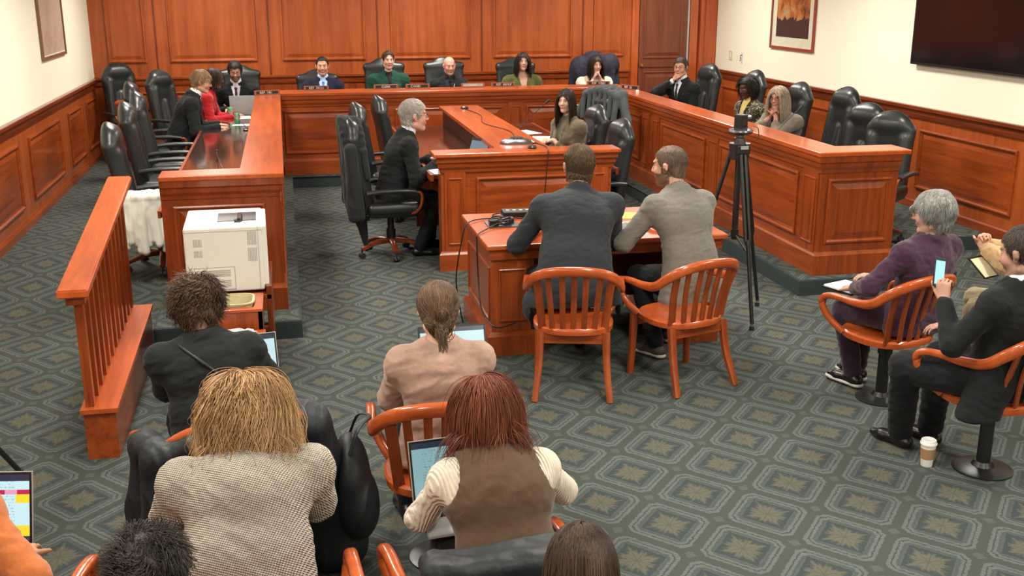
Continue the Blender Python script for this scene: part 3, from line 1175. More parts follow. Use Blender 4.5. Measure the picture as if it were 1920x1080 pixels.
# ------------------------------------------------------------------ leather swivel chairs
def leather_parts(root_, kind, top):
    f = Field((-.36, -.52, .40), (.36, .10, top + .05), .0125)
    h = top - .46
    a = R(9)
    cy = -.26 - math.tan(a) * h * .45
    Rm = np.array(Matrix.Rotation(a, 3, 'X'))
    yy = lambda z: -.24 - math.tan(a) * (z - .46)
    if kind == 'roll':
        f.rbox((0, yy(.46 + h * .40), .46 + h * .40), (.232, .045, h * .42), .042, Rm)
        f.ell((0, yy(top - .17), top - .175), (.185, .062, .175), Rm, .09)
        f.cone((-.085, yy(top - .13) + .03, top - .13), (.085, yy(top - .13) + .03, top - .13), .085, k=.06, flat=((0, 1, 0), .8))
        for s in (-1, 1):
            f.cone((s * .168, yy(.55) + .03, .55), (s * .150, yy(top - .26) + .03, top - .26), .055, k=.03)
        f.cone((0, yy(.56) + .035, .56), (0, yy(top - .44) + .03, top - .44), .080, .062, k=.008, flat=((0, 1, 0), .6))
    else:
        f.rbox((0, yy(.46 + h * .44), .46 + h * .44), (.285, .045, h * .45), .04, Rm)
        f.ell((0, yy(top - .14), top - .15), (.20, .05, .15), Rm, .07)
        f.cone((-.25, yy(top - .1) - .0, top - .13), (.25, yy(top - .1), top - .13), .045, k=.05)
        f.ell((0, yy(.72) + .04, .72), (.2, .05, .2), Rm, .05)
    V, F = f.mesh()
    raw_mesh('backrest', V, F, M['leather'], root_)
    f = Field((-.33, -.32, .38), (.33, .34, .62), .0125)
    f.rbox((0, .01, .49), (.265, .26, .06), .055)
    f.ell((0, .02, .53), (.22, .2, .045), None, .03)
    f.rbox((0, .0, .435), (.24, .23, .03), .02, None, .02)
    V, F = f.mesh()
    raw_mesh('seat', V, F, M['leather'], root_)
    for s in (-1, 1):
        bm = bmesh.new()
        sweep(bm, catmull([(s * .30, -.25, .655), (s * .31, -.1, .672), (s * .315, .10, .672), (s * .315, .21, .662)], 4), .034, .022, n=12, square=.3)
        arm = link('armrest', bm, M['leather'], root_, True)
        bm = bmesh.new()
        sweep(bm, catmull([(s * .315, .19, .655), (s * .315, .245, .650), (s * .312, .262, .60), (s * .30, .25, .52), (s * .27, .20, .455), (s * .2, .16, .44)], 4), .017, .014, n=10, square=.2)
        link('arm_support', bm, M['wood_X'], arm, True)
    bm = bmesh.new()
    cyl(bm, (0, 0, .16), (0, 0, .40), .032)
    cyl(bm, (0, 0, .14), (0, 0, .26), .045)
    bx(bm, (-.13, -.15, .385), (.13, .15, .42), .01)
    link('column', bm, M['black_metal'], root_)
    base = None
    for k in range(5):
        an = 2 * PI * k / 5 + .3
        d = Vector((math.sin(an), math.cos(an), 0))
        bm = bmesh.new()
        sweep(bm, catmull([d * .02 + Vector((0, 0, .145)), d * .16 + Vector((0, 0, .135)), d * .31 + Vector((0, 0, .09))], 4), lambda t: .032 - .008 * t, lambda t: .026 - .008 * t, n=8, square=.4)
        lg = link('base_leg', bm, M['wood_dark_X'], root_, True)
        bm = bmesh.new()
        c = d * .31
        sdir = Vector((-d.y, d.x, 0))
        for q in (-1, 1):
            cyl(bm, c + sdir * .006 * q + Vector((0, 0, .029)), c + sdir * .026 * q + Vector((0, 0, .029)), .028, n=14)
        cyl(bm, c + Vector((0, 0, .03)), c + Vector((0, 0, .085)), .009)
        link('caster', bm, M['rubber'], lg)


def leather_chair(kind, top):
    t = empty('leather_swivel_chair', (0, 0, 0), 0, 'x', 'chair')
    leather_parts(t, kind, top)
    return t


_protos = {}


def place_leather(kind, top, x, y, z, yaw, label, group=None):
    k = (kind, top)
    if k not in _protos:
        _protos[k] = o = leather_chair(kind, top)
    else:
        o = copy_tree(_protos[k])
    o.location = (x, y, z)
    o.rotation_euler = (0, 0, R(yaw))
    o['label'] = label
    o['category'] = 'chair'
    if group:
        o['group'] = group
    elif 'group' in o:
        del o['group']
    return o


# ------------------------------------------------------------------ wooden armchairs
def wood_chair(kind):
    t = empty('wooden_armchair', (0, 0, 0), 0, 'x', 'chair')
    bm = bmesh.new()
    n = 40
    rings = []
    for (sc_, z) in ((.93, .405), (.99, .412), (1.0, .43), (1.0, .445), (.96, .455), (.6, .449), (.2, .443)):
        ring = []
        for k in range(n):
            a = 2 * PI * k / n
            c, s = math.cos(a), math.sin(a)
            x = .255 * math.copysign(abs(c) ** .75, c)
            y = (.245 if s > 0 else .24) * math.copysign(abs(s) ** .8, s)
            ring.append(bm.verts.new((x * sc_, y * sc_, z)))
        rings.append(ring)
    for A, B in zip(rings, rings[1:]):
        for k in range(n):
            bm.faces.new((A[k], A[(k + 1) % n], B[(k + 1) % n], B[k]))
    bm.faces.new(rings[0][::-1])
    bm.faces.new(rings[-1])
    link('seat', bm, M['wood_bright_X'], t, True)
    half = [(.222, .150, .435), (.262, .205, .49), (.293, .250, .56), (.303, .262, .615), (.305, .235, .655), (.302, .14, .672), (.302, .0, .672), (.298, -.12, .692), (.270, -.205, .755), (.215, -.262, .805), (.12, -.292, .832), (0, -.302, .840)]
    pts = half + [(-x, y, z) for x, y, z in half[-2::-1]]
    cp = catmull(pts, 5)
    bm = bmesh.new()
    back = lambda u: max(0, 1 - (abs(u - .5) / .26) ** 4) if abs(u - .5) < .26 else 0
    sweep(bm, cp, lambda u: .021 + .002 * (1 - back(u)), lambda u: .020 + .012 * back(u), n=12, square=.25)
    link('bent_rail', bm, M['wood_bright_X'], t, True)
    for i, x in enumerate((-.225, -.15, -.075, 0, .075, .15, .225)):
        w = .026 if abs(x) > .2 else .019
        rp_ = min((q for q in cp if q[1] < -.1), key=lambda q: abs(q[0] - x * 1.04))
        top = (rp_[0], rp_[1], rp_[2] - .012)
        bot = (x * .86, -.222 * (1 - (abs(x * .86) / .255) ** 2.6) ** .40, .44)
        mid = ((top[0] + bot[0]) / 2, (top[1] + bot[1]) / 2 + .012, .62)
        bm = bmesh.new()
        sweep(bm, catmull([bot, mid, top], 4), w, .008, up=(0, 1, .2), n=8, square=.5)
        link('slat', bm, M['wood_Z'], t, True)
    if kind == 'legs':
        for s in (-1, 1):
            for (a, b, c) in (((.205, -.185, .42), (.212, -.225, .22), (.235, -.31, 0)), ((.225, .19, .42), (.228, .198, .2), (.235, .205, 0))):
                bm = bmesh.new()
                sweep(bm, catmull([(s * a[0], a[1], a[2]), (s * b[0], b[1], b[2]), (s * c[0], c[1], c[2])], 5), lambda u: .026 - .006 * u, lambda u: .022 - .004 * u, up=(0, 1, 0), n=8, square=.5)
                link('leg', bm, M['wood_Z'], t, True)
        for y in (.17, -.2):
            bm = bmesh.new()
            bx(bm, (-.2, y, .35), (.2, y + .02, .41))
            link('seat_rail', bm, M['wood_X'], t)
    else:
        bm = bmesh.new()
        cyl(bm, (0, 0, .02), (0, 0, .36), .036, n=20)
        cyl(bm, (0, 0, .30), (0, 0, .41), .045, n=20)
        bx(bm, (-.14, -.14, .385), (.14, .14, .41))
        link('post', bm, M['black_metal'], t, True)
        bm = bmesh.new()
        lathe(bm, [(.155, 0), (.155, .008), (.14, .014), (.06, .024), (.045, .05)], n=32)
        link('foot_plate', bm, M['black_metal'], t, True)
    return t


def place_wood(kind, x, y, yaw, label, group=None, z=0):
    k = ('w', kind)
    if k not in _protos:
        _protos[k] = o = wood_chair(kind)
    else:
        o = copy_tree(_protos[k])
    o.location = (x, y, z)
    o.rotation_euler = (0, 0, R(yaw))
    o['label'] = label
    o['category'] = 'chair'
    if group:
        o['group'] = group
    elif 'group' in o:
        del o['group']
    return o


# ------------------------------------------------------------------ people
HL_Y = [-.13, -.06, -.02, .005, .03, .05, .07, .11]
HL_Z = [-.085, -.075, -.045, -.02, .0, .052, .066, .07]
UP = np.array([0, 0, 1.0])


def ik(S, T, l1, l2, hint):
    d = T - S
    L = np.linalg.norm(d)
    L2 = min(L, (l1 + l2) * .995)
    T = S + d / L * L2
    d = d / L
    a = (l1 * l1 - l2 * l2 + L2 * L2) / (2 * L2)
    h = math.sqrt(max(l1 * l1 - a * a, 1e-6))
    hint = np.array(hint, float)
    hint = hint - d * (hint @ d)
    hint = nrm(hint)
    return S + d * a + hint * h, T


def add_hand(f, W, fd, pn, side, curl=20, s=1.0, spread=1.0, thumb=35, tin=.0):
    """W wrist, fd finger direction, pn palm normal (the way the palm faces), side +1 when the thumb lies along sd"""
    fd = nrm(fd)
    pn = nrm(np.array(pn, float) - fd * (np.array(pn, float) @ fd))
    sd = np.cross(fd, pn) * side          # towards the thumb
    k = .006 * s
    f.cone(W - fd * .02, W + fd * .015, .023 * s, .024 * s, k=.01, flat=(pn, .75))
    f.cone(W + fd * .01 + sd * .012 * s, W + fd * .082 * s + sd * .022 * s, .020 * s, .017 * s, k=k, flat=(pn, .7))
    f.cone(W + fd * .01, W + fd * .088 * s, .021 * s, .018 * s, k=k, flat=(pn, .7))
    f.cone(W + fd * .01 - sd * .012 * s, W + fd * .078 * s - sd * .024 * s, .020 * s, .016 * s, k=k, flat=(pn, .7))
    for i, (o, L) in enumerate(((.029, .92), (.0095, 1.0), (-.010, .94), (-.029, .76))):
        p = W + fd * (.085 - .004 * abs(i - 1.3)) * s + sd * o * s
        c = 0
        d = nrm(fd + sd * (.5 - i / 3) * .16 * spread)
        r = (.0092 - .0005 * i) * s
        for j, l in enumerate((.042, .026, .021)):
            c += R(curl * (1.0 if j else .8) + i * 3)
            dd = d * math.cos(c) + pn * math.sin(c)
            q = p + dd * l * L * s
            f.cone(p, q, r, r * .9, k=.003)
            p = q
            r *= .9
    p = W + fd * .022 * s + sd * .022 * s
    th = R(thumb)
    d1 = nrm(fd * math.cos(th) + sd * math.sin(th) + pn * (.25 + tin))
    d2 = nrm(d1 + fd * .35 + pn * (.15 + tin))
    f.cone(p, p + d1 * .045 * s, .0145 * s, .0115 * s, k=.008)
    f.cone(p + d1 * .045 * s, p + d1 * .045 * s + d2 * .03 * s, .0108 * s, .0095 * s, k=.003)
    f.cone(p + d1 * .045 * s + d2 * .03 * s, p + d1 * .045 * s + d2 * .055 * s, .0095 * s, .008 * s, k=.003)


class Person:
    cfreq, cvar = 60, .22

    def __init__(s, label, hc, z0, yaw, lean=4, bow=6, hip=.55, sw=.175, bulk=1.0, head=(0, 0, 0), tilt=0, skin=(.50, .27, .17),
                 arms=None, legs=None, female=False, h=.0075, hs=1.0, face=None, group=None, sc_lim=(.86, 1.14), seat_w=None):
        s.yaw = yaw
        s.female = female
        s.bulk = bulk
        s.h = h
        l1, l2 = R(lean), R(lean + bow)
        l3 = R(lean + bow * .6)
        U = lambda l: np.array([math.sin(R(tilt)), math.sin(l), math.cos(l)])
        ch = [(.16, U(l1)), (.18, U((l1 + l2) / 2)), (.165, U(l2)), (.172, U(l3))]
        rise = sum(a * u[2] for a, u in ch)
        z = hc[2] - z0
        k = (z - hip) / rise
        k2 = min(max(k, sc_lim[0]), sc_lim[1])
        hip = z - k2 * rise
        print('PERSON', label[:40], 'scale %.3f' % k, 'hip %.3f' % hip)
        s.k = k = k2
        s.hip = hip
        P = [np.array([0, 0, hip])]
        for a, u in ch:
            P.append(P[-1] + u * a * k)
        s.P = P
        s.U1, s.U2 = ch[0][1], ch[2][1]
        s.F2 = nrm(np.cross(s.U2, [1, 0, 0]))
        if s.F2[1] < 0:
            s.F2 = -s.F2
        c, sn = math.cos(R(yaw)), math.sin(R(yaw))
        off = P[4]
        s.x0 = hc[0] - (c * off[0] - sn * off[1])
        s.y0 = hc[1] - (sn * off[0] + c * off[1])
        s.loc = (s.x0, s.y0, z0)
        s.Rh = rotm(head[1], head[0], head[2])
        s.H = P[4] + s.Rh @ np.array([0, .012, 0])
        s.hs = hs * (.95 if female else 1.0) * (.5 + .5 * k)
        s.sw = sw * k
        sh = P[3] - s.U2 * .056 * k
        s.S = [sh + np.array([-s.sw, .0, -.012]), sh + np.array([s.sw, .0, -.012])]
        arms = arms or {}
        s.W, s.E, s.hand = [], [], []
        for i, sd in enumerate((-1, 1)):
            a = arms.get('L' if i == 0 else 'R', {})
            T = np.array(a.get('w', (sd * .16, .30, hip + .13)), float)
            e, w = ik(s.S[i], T, .285 * k, .255 * k, a.get('hint', (sd * .45, -.35, -.9)))
            s.E.append(e)
            s.W.append(w)
            fd = a.get('fd')
            if fd is None:
                fd = nrm(w - e) * .8 + np.array([-sd * .3, .1, -.1])
            s.hand.append((np.array(fd, float), a.get('pn', (0, 0, -1)), a.get('curl', 22), a.get('thumb', 35)))
        legs = legs or {}
        s.K, s.A, s.Hj, s.toe = [], [], [], []
        for i, sd in enumerate((-1, 1)):
            g = legs.get('L' if i == 0 else 'R', {})
            hj = np.array([sd * .09 * k, .0, hip])
            kn = np.array(g.get('k', (sd * .13, .42 * k, hip - .03)), float)
            an = np.array(g.get('a', (kn[0], kn[1] + .02, .09)), float)
            s.Hj.append(hj)
            s.K.append(kn)
            s.A.append(an)
            s.toe.append(nrm(g.get('t', (sd * .12, 1, 0))))
        s.skin = np.array(skin)
        s.face = face or {}
        s.label = label
        s.body()
        s.obj['label'] = label
        s.obj['category'] = 'person'
        if group:
            s.obj['group'] = group

    def hp(s, q):
        return s.H + s.Rh @ (np.array(q, float) * s.hs)

    def to_head(s, V):
        return ((V - s.H) @ s.Rh) / s.hs

    def w2l(s, p):
        c, sn = math.cos(R(s.yaw)), math.sin(R(s.yaw))
        d = np.array(p, float) - np.array(s.loc)
        return np.array([c * d[0] + sn * d[1], -sn * d[0] + c * d[1], d[2]])

    def bounds(s, m=.16):
        pts = np.array(s.P + s.S + s.E + s.W + s.K + s.A + s.Hj)
        lo, hi = pts.min(0) - m, pts.max(0) + m
        hi[2] = s.P[4][2] + .16
        hi[1] += .09
        lo[1] -= .12
        lo[0] -= .06
        hi[0] += .06
        lo[2] = -.01
        return lo, hi

    def torso(s, f, t, fem=None):
        P, k, b = s.P, s.k, s.bulk
        fem = s.female
        Y = (0, 1, 0)
        f.ell(P[0] + np.array([0, -.01, .01]), (.165 * k * (.5 + .5 * b) + t, .115 * k * b + t, .115 * k + t), None, .03)
        f.cone(P[0] + s.U1 * .04, P[1], .150 * k * b + t, (.132 if fem else .150) * k * b + t, k=.05, flat=(s.F2, .74))
        f.cone(P[1], P[2], (.132 if fem else .150) * k * b + t, .155 * k * (.5 + .5 * b) + t, k=.05, flat=(s.F2, .70))
        f.ell(P[2] + s.U2 * .03, (.160 * k * (.6 + .4 * b) + t, .112 * k * b + t, .155 * k + t), np.stack([[1, 0, 0], s.F2, s.U2], 1), .05)
        f.cone(P[2] + s.U2 * .05, P[3] - s.U2 * .03, .150 * k + t, .085 * k + t, k=.05, flat=(s.F2, .62))
        for i in (0, 1):
            f.cone(P[3] - s.U2 * .005 - s.F2 * .01, s.S[i] - s.U2 * .0, .042 * k + t, .050 * k + t, k=.04)
            f.ell(s.S[i], (.058 * k + t, .058 * k + t, .06 * k + t), None, .04)
            f.cone(s.S[i] - s.U2 * .02, P[2] + np.array([(-1, 1)[i] * .09, 0, .0]), .055 * k + t, .09 * k + t, k=.05)
        if fem:
            for sd in (-1, 1):
                f.ell(P[2] + s.F2 * .085 * k * b + np.array([sd * .072 * k, 0, .0]), (.062 + t, .055 + t, .062 + t), None, .04)

    def arm(s, f, i, t, r=(.052, .044, .038, .028), wcut=0.0):
        k = s.k
        a, e, w = s.S[i], s.E[i], s.W[i]
        w = w - nrm(w - e) * wcut
        f.cone(a, e, r[0] * k + t, r[1] * k + t, k=.03)
        f.cone(e, w, (r[1] - .003) * k + t, r[3] * k + t, k=.03)
        m = e + (w - e) * .3
        f.ell(m, (r[2] * k + t,) * 3, None, .03)

    def body(s):
        lo, hi = s.bounds()
        f = s.fb = Field(lo, hi, s.h)
        P, k = s.P, s.k
        s.torso(f, -.012)
        for i in (0, 1):
            s.arm(f, i, -.008)
            f.cone(s.Hj[i], s.K[i], .072 * k, .048 * k, k=.04)
            f.cone(s.K[i], s.A[i], .046 * k, .030 * k, k=.03)
            f.cone(s.A[i] + np.array([0, 0, -.05]), s.A[i] + np.array([0, 0, -.05]) + s.toe[i] * .13, .028, .022, k=.02)
            fd, pn, curl, th = s.hand[i]
            side = (1 if i == 0 else -1)
            add_hand(f, s.W[i], fd, pn, side, curl, (.93 if s.female else 1.0) * (.6 + .4 * k), thumb=th)
        nk = .046 if s.female else .056
        f.cone(P[3] - s.U2 * .03 - s.F2 * .005, s.hp((0, -.022, -.045)), nk + .008, nk, k=.03)
        hs = s.hs
        e = lambda c, ax, kk=.012, sub=False: f.ell(s.hp(c), np.array(ax) * hs, s.Rh, kk, sub)
        c_ = lambda a, b, ra, rb, kk=.01, sub=False: f.cone(s.hp(a), s.hp(b), ra * hs, rb * hs, kk, None, sub)
        e((0, -.012, .035), (.074, .095, .084), .02)
        e((0, .022, -.028), (.060, .070, .086), .03)
        for sd in (-1, 1):
            c_((sd * .050, -.002, -.062), (sd * .012, .064, -.094), .020, .019, .02)
            e((sd * .034, .062, -.022), (.026, .024, .028), .02)
        e((0, .072, -.092), (.022, .020, .018), .015)
        c_((-.026, .080, .030), (.026, .080, .030), .012, .012, .015)
        for sd in (-1, 1):
            e((sd * .029, .098, .010), (.017, .014, .012), .012, True)
            e((sd * .029, .078, .008), (.013, .012, .012), .003)
        c_((0, .086, .018), (0, .107, -.022), .009, .0125, .010)
        for sd in (-1, 1):
            e((sd * .011, .097, -.026), (.008, .009, .008), .006)
            c_((sd * .076, -.004, .018), (sd * .074, .0, -.024), .012, .010, .006)
            c_((sd * .078, -.010, .012), (sd * .082, -.012, -.006), .014, .010, .004)
        e((0, .087, -.052), (.023, .012, .0085), .006)
        e((0, .084, -.061), (.019, .012, .008), .006)
        V, F = f.mesh()
        col = np.tile(s.skin, (len(V), 1)).astype(np.float32)
        q = s.to_head(V)
        near = (np.abs(q) < .16).all(1)
        fc = s.face
        def blend(mask, c, a):
            m = (mask & near)
            col[m] = col[m] * (1 - a) + np.array(c) * a
        noise_ = vnoise(V, 30, 3)
        col *= (1 + .05 * noise_)[:, None]
        lip = ((q[:, 0] / .025) ** 2 + ((q[:, 2] + .056) / .011) ** 2 < 1) & (q[:, 1] > .07)
        blend(lip, fc.get('lips', s.skin * np.array([.85, .5, .5])), .8)
        ck = np.exp(-(((np.abs(q[:, 0]) - .038) / .022) ** 2 + ((q[:, 2] + .022) / .022) ** 2)) * (q[:, 1] > .03) * near
        col[:, 0] *= 1 + .10 * ck
        col[:, 1] *= 1 - .12 * ck
        if 'beard' in fc:
            bz = (q[:, 2] < -.032) & (q[:, 1] > -.02) & (q[:, 2] > -.13) & ~((np.abs(q[:, 0]) < .02) & (q[:, 2] > -.064) & (q[:, 2] < -.048))
            bz |= (q[:, 2] < .0) & (q[:, 1] > -.012) & (q[:, 1] < .03) & (np.abs(q[:, 0]) > .05) & (q[:, 2] > -.06)
            blend(bz, fc['beard'], fc.get('beard_a', .75))
        if 'scalp' in fc:
            hz = np.interp(q[:, 1], HL_Y, HL_Z)
            blend(q[:, 2] > hz, fc['scalp'], fc.get('scalp_a', .5))
        brow = (np.abs(np.abs(q[:, 0]) - .031) < .019) & (np.abs(q[:, 2] - .029 + .1 * np.abs(np.abs(q[:, 0]) - .028)) < .0055) & (q[:, 1] > .06)
        blend(brow, fc.get('brow', (.08, .045, .03)), .6)
        for sd in (-1, 1):
            ee = ((q[:, 0] - sd * .029) / .0145) ** 2 + ((q[:, 2] - .008) / .0065) ** 2
            blend((ee < 1) & (q[:, 1] > .06), (.55, .5, .47), .75)
            blend((ee < 1.9) & (ee >= .8) & (q[:, 1] > .06) & (q[:, 2] > .008), (.04, .02, .015), .6)
            ee2 = ((q[:, 0] - sd * .029) / .0065) ** 2 + ((q[:, 2] - .008) / .0065) ** 2
            blend((ee2 < 1) & (q[:, 1] > .06), fc.get('iris', (.03, .02, .015)), .9)
        s.obj = raw_mesh('person', V, F, M['skin'], None, col)
        s.obj.location = s.loc
        s.obj.rotation_euler = (0, 0, R(s.yaw))

    # ---- clothes
    def top(s, mat, name='jacket', t=.008, v=None, hem=.0, skirt=0, wr=.004, sleeve=(.056, .050, .045, .036), wcut=.02, seed=1, arms=True, collar=False, neck=None, lapel=True, vw=.062, h=None, flare=0, armhole=None):
        """v = how far down the chest the V opening reaches (None: closed)"""
        lo, hi = s.bounds()
        hi[2] = s.P[3][2] + .12
        lo[2] = max(-.01, s.P[0][2] - .30)
        f = Field(lo, hi, h or max(s.h, .0085))
        s.torso(f, t)
        P, k, b = s.P, s.k, s.bulk
        if arms:
            for i in (0, 1):
                s.arm(f, i, t * .6, sleeve, wcut)
        if skirt:
            for sd in (-1, 1):
                f.cone(P[0] + s.U1 * .12 + np.array([sd * .05, -.02, 0]), P[0] + np.array([sd * (.10 + flare), -.03, -skirt]), .115 * k * b, .125 * k, k=.05, flat=((0, 1, 0), .80))
        # cut below the hem, and the opening at the neck
        hz = P[0][2] + hem - (skirt if skirt else .02)
        sl, X = f.box(lo, np.array([hi[0], hi[1], hz + .1]))
        if sl:
            # keep anything that belongs to the arms
            d = (hz - X[2]) + 0 * X[0] + 0 * X[1]
            keep = ((X[1] < .26 * k + .0 * X[2]) | (X[2] > hz + 1)) & (np.abs(X[0]) < .30)
            f.D[sl] = np.where(keep, np.maximum(f.D[sl], d.astype(np.float32)), f.D[sl])
        if armhole:
            for i in (0, 1):
                f.ell(s.S[i] + np.array([(-1, 1)[i] * armhole, 0, .02]), (.09 * k, .13, .125 * k), None, .006, True)
        nb = P[3] - s.U2 * .03 - s.F2 * .005
        nr = (.052 if s.female else .060) * (neck or 1.0)
        nt_ = s.hp((0, -.022, -.045))
        f.cone(nb + (nt_ - nb) * .25, nt_ + (nt_ - nb) * .3, nr, nr * 1.02, k=.01, sub=True)
        if v is not None:
            base = P[3] - s.U2 * v * k
            tp = P[3] + s.U2 * .04
            Ls = np.linalg.norm(tp - base)
            sl, X = f.box(np.minimum(base, tp) - .16, np.maximum(base, tp) + .16)
            q = [X[i] - base[i] for i in range(3)]
            uu = q[0] * s.U2[0] + q[1] * s.U2[1] + q[2] * s.U2[2]
            ff = q[0] * s.F2[0] + q[1] * s.F2[1] + q[2] * s.F2[2]
            wdt = np.clip(uu / Ls, 0, 1) * vw * k
            xx = np.abs(q[0] + 0 * uu)
            d = np.maximum(xx - wdt, .02 - ff)
            d = np.maximum(d, -uu)
            if lapel:
                lw = .036
                lm = np.clip(1 - np.abs(xx - wdt - lw * .5) / (lw * .5), 0, 1) * (ff > .02) * (uu > -.01)
                f.D[sl] = f.D[sl] - (np.minimum(lm * 3, 1) * .007).astype(np.float32)
            f.put(sl, d.astype(np.float32), 0, True)
        if collar:
            f.cone(nb - s.F2 * .012, nb + (nt_ - nb) * .20 - s.F2 * .010, nr + .038, nr + .034, k=.012)
            f.cone(nb, nt_ + (nt_ - nb) * .2, nr + .012, k=0, sub=True)
            if v is not None:
                f.cone(nb + s.F2 * .03 + s.U2 * .02, nb + s.F2 * .12 + s.U2 * .06, .035, .05, k=.004, sub=True)
        V, F = f.mesh()
        V = wrinkle(V, F, wr, 34, seed)
        s.ft = f
        o = raw_mesh(name, V, F, M[mat], s.obj)
        return o

    def shirt(s, mat, tie=None, collar=True, name='shirt', t=.002, tl=.30):
        lo, hi = s.bounds()
        hi[2] = s.P[3][2] + .12
        lo[2] = s.P[0][2] - .05
        f = Field(lo, hi, .0065)
        s.torso(f, t)
        P, k = s.P, s.k
        zc = P[1][2] - .02
        sl, X = f.box(lo, np.array([hi[0], hi[1], zc + .04]))
        f.D[sl] = np.maximum(f.D[sl], (zc - X[2]).astype(np.float32))
        nb = P[3] - s.U2 * .03 - s.F2 * .005
        nt_ = s.hp((0, -.022, -.045))
        nr = .052 if s.female else .060
        if collar:
            f.cone(nb + s.U2 * .0, nb + (nt_ - nb) * .50, nr + .020, nr + .014, k=.01)
            f.cone(nb + (nt_ - nb) * .42, nt_ + (nt_ - nb) * .5, nr - .002, k=0, sub=True)
            f.cone(nb + (nt_ - nb) * .6 + s.F2 * .05, nb + s.F2 * .11 + (nt_ - nb) * .6, .018, .03, k=.004, sub=True)
        V, F = f.mesh()
        s.fs = f
        o = raw_mesh(name, V, F, M[mat], s.obj)
        if tie:
            g = Field(P[2] - .25, P[3] + .2, .0065)
            pts = []
            for u in (.0, .25, .5, .75, 1.0):
                base = P[3] - s.U2 * (.02 + tl * u * k)
                pts.append(f.front(base, s.F2) + s.F2 * .004)
            pts[0] = pts[0] + s.U2 * .012
            for j, (a, b2) in enumerate(zip(pts, pts[1:])):
                g.cone(a, b2, .015 + .005 * j, .018 + .005 * j, k=.006, flat=(s.F2, .38))
            g.ell(pts[0], (.021, .014, .018), None, .004)
            V, F = g.mesh()
            raw_mesh('tie', V, F, M[tie], s.obj)
        return o

    def cuffs(s, mat='shirt_white', out=.02):
        for i in (0, 1):
            d = nrm(s.W[i] - s.E[i])
            bm = bmesh.new()
            a, b = Vector(s.W[i] - d * (.035)), Vector(s.W[i] + d * (out - .02))
            cyl(bm, a, b, .031 * s.k, .030 * s.k, n=18, caps=True)
            link('shirt_cuff', bm, M[mat], s.obj, True)

    def trousers(s, mat, wide=1.0, shoe='shoe_black', sole=None, name='trousers'):
        lo, hi = s.bounds()
        hi[2] = s.P[1][2] + .1
        f = Field(lo, hi, max(s.h, .01))
        k = s.k
        f.ell(s.P[0] + np.array([0, .005, -.01]), (.162 * k * (.5 + .5 * s.bulk), .105 * k * s.bulk, .105 * k), None, .03)
        for i in (0, 1):
            w = wide * (.6 + .4 * s.bulk)
            f.cone(s.Hj[i], s.K[i], .090 * k * w, .064 * k * w, k=.04)
            f.cone(s.K[i], s.A[i] + np.array([0, 0, .01]), .063 * k * w, .050 * k * w, k=.03)
        V, F = f.mesh()
        V = wrinkle(V, F, .005, 30, 9)
        raw_mesh(name, V, F, M[mat], s.obj)
        for i in (0, 1):
            A, t = s.A[i], s.toe[i]
            g = Field(A + np.array([-.25, -.25, -.12]), A + np.array([.25, .3, .08]), .0075)
            fl = A[2] - .09
            h0 = A - np.array([0, 0, A[2]]) + np.array([0, 0, fl])
            heel = h0 - t * .045
            g.cone(heel + [0, 0, .040], h0 + t * .11 + [0, 0, .034], .036, .040, k=.02, flat=((0, 0, 1), .85))
            g.cone(h0 + t * .11 + [0, 0, .030], h0 + t * .17 + [0, 0, .026], .040, .030, k=.02, flat=((0, 0, 1), .7))
            g.cone(heel + [0, 0, .045] + t * .02, A + [0, 0, .0], .036, .040, k=.03)
            sl, X = g.box(g.lo, g.lo + g.h * g.n)
            g.D[sl] = np.maximum(g.D[sl], (fl + .004 - X[2]).astype(np.float32))
            V, F = g.mesh()
            sh = raw_mesh('shoe', V, F, M[shoe], s.obj)
            if sole:
                g = Field(A + np.array([-.25, -.25, -.12]), A + np.array([.25, .3, .0]), .0075)
                g.cone(heel + [0, 0, .012], h0 + t * .17 + [0, 0, .012], .042, .040, k=.01, flat=((0, 0, 1), .45))
                g.cone(h0 + t * .06 + [0, 0, .012], h0 + t * .13 + [0, 0, .012], .040, .046, k=.01, flat=((0, 0, 1), .45))
                V, F = g.mesh()
                V[:, 2] = np.maximum(V[:, 2], fl + .002)
                raw_mesh('sole', V, F, M[sole], sh)

    # ---- hair
    def cap(s, col, t=.012, name='hair', bumpy=.004, f0=60, hl=None, extra=None, mat='hair', top=0.0, seed=3, face_cut=True, nape=0, h=.006):
        f = Field(s.H - .30, s.H + .22, h)
        sl, X = f.box(s.H - .17, s.H + .20)
        G = np.stack(np.broadcast_arrays(*X), -1).reshape(-1, 3)
        q = s.to_head(G)
        c = np.array([0, -.012, .035])
        ax = np.array([.074, .095, .084]) + t + np.array([0, 0, top])
        p = (q - c)
        k0 = np.linalg.norm(p / ax, axis=1)
        k1 = np.linalg.norm(p / ax ** 2, axis=1)
        d = k0 * (k0 - 1) / np.maximum(k1, 1e-6)
        p2 = q - np.array([0, -.050, -.035 - nape])
        a2 = np.array([.056, .042, .055]) + t * .7
        k0 = np.linalg.norm(p2 / a2, axis=1)
        k1 = np.linalg.norm(p2 / a2 ** 2, axis=1)
        d2 = k0 * (k0 - 1) / np.maximum(k1, 1e-6)
        g = np.maximum(.03 - np.abs(d - d2), 0)
        d = np.minimum(d, d2) - g * g / .12
        if bumpy:
            d = d - bumpy * vnoise(q * np.array([1, 1, .7]), f0, seed)
        hy, hz = hl or (HL_Y, HL_Z)
        cut = (np.interp(q[:, 1], hy, hz) - nape * (q[:, 1] < -.02) - q[:, 2]) * .8
        d = np.maximum(d, cut)
        f.D[sl] = (d * s.hs).reshape(X[0].size, X[1].size, X[2].size).astype(np.float32)
        if extra:
            extra(f)
        if face_cut:
            f.ell(s.hp((0, .115, -.035)), np.array((.056, .10, .088)) * s.hs, s.Rh, .006, True)
        V, F = f.mesh()
        if len(V) == 0:
            return None
        col = np.array(col, float)
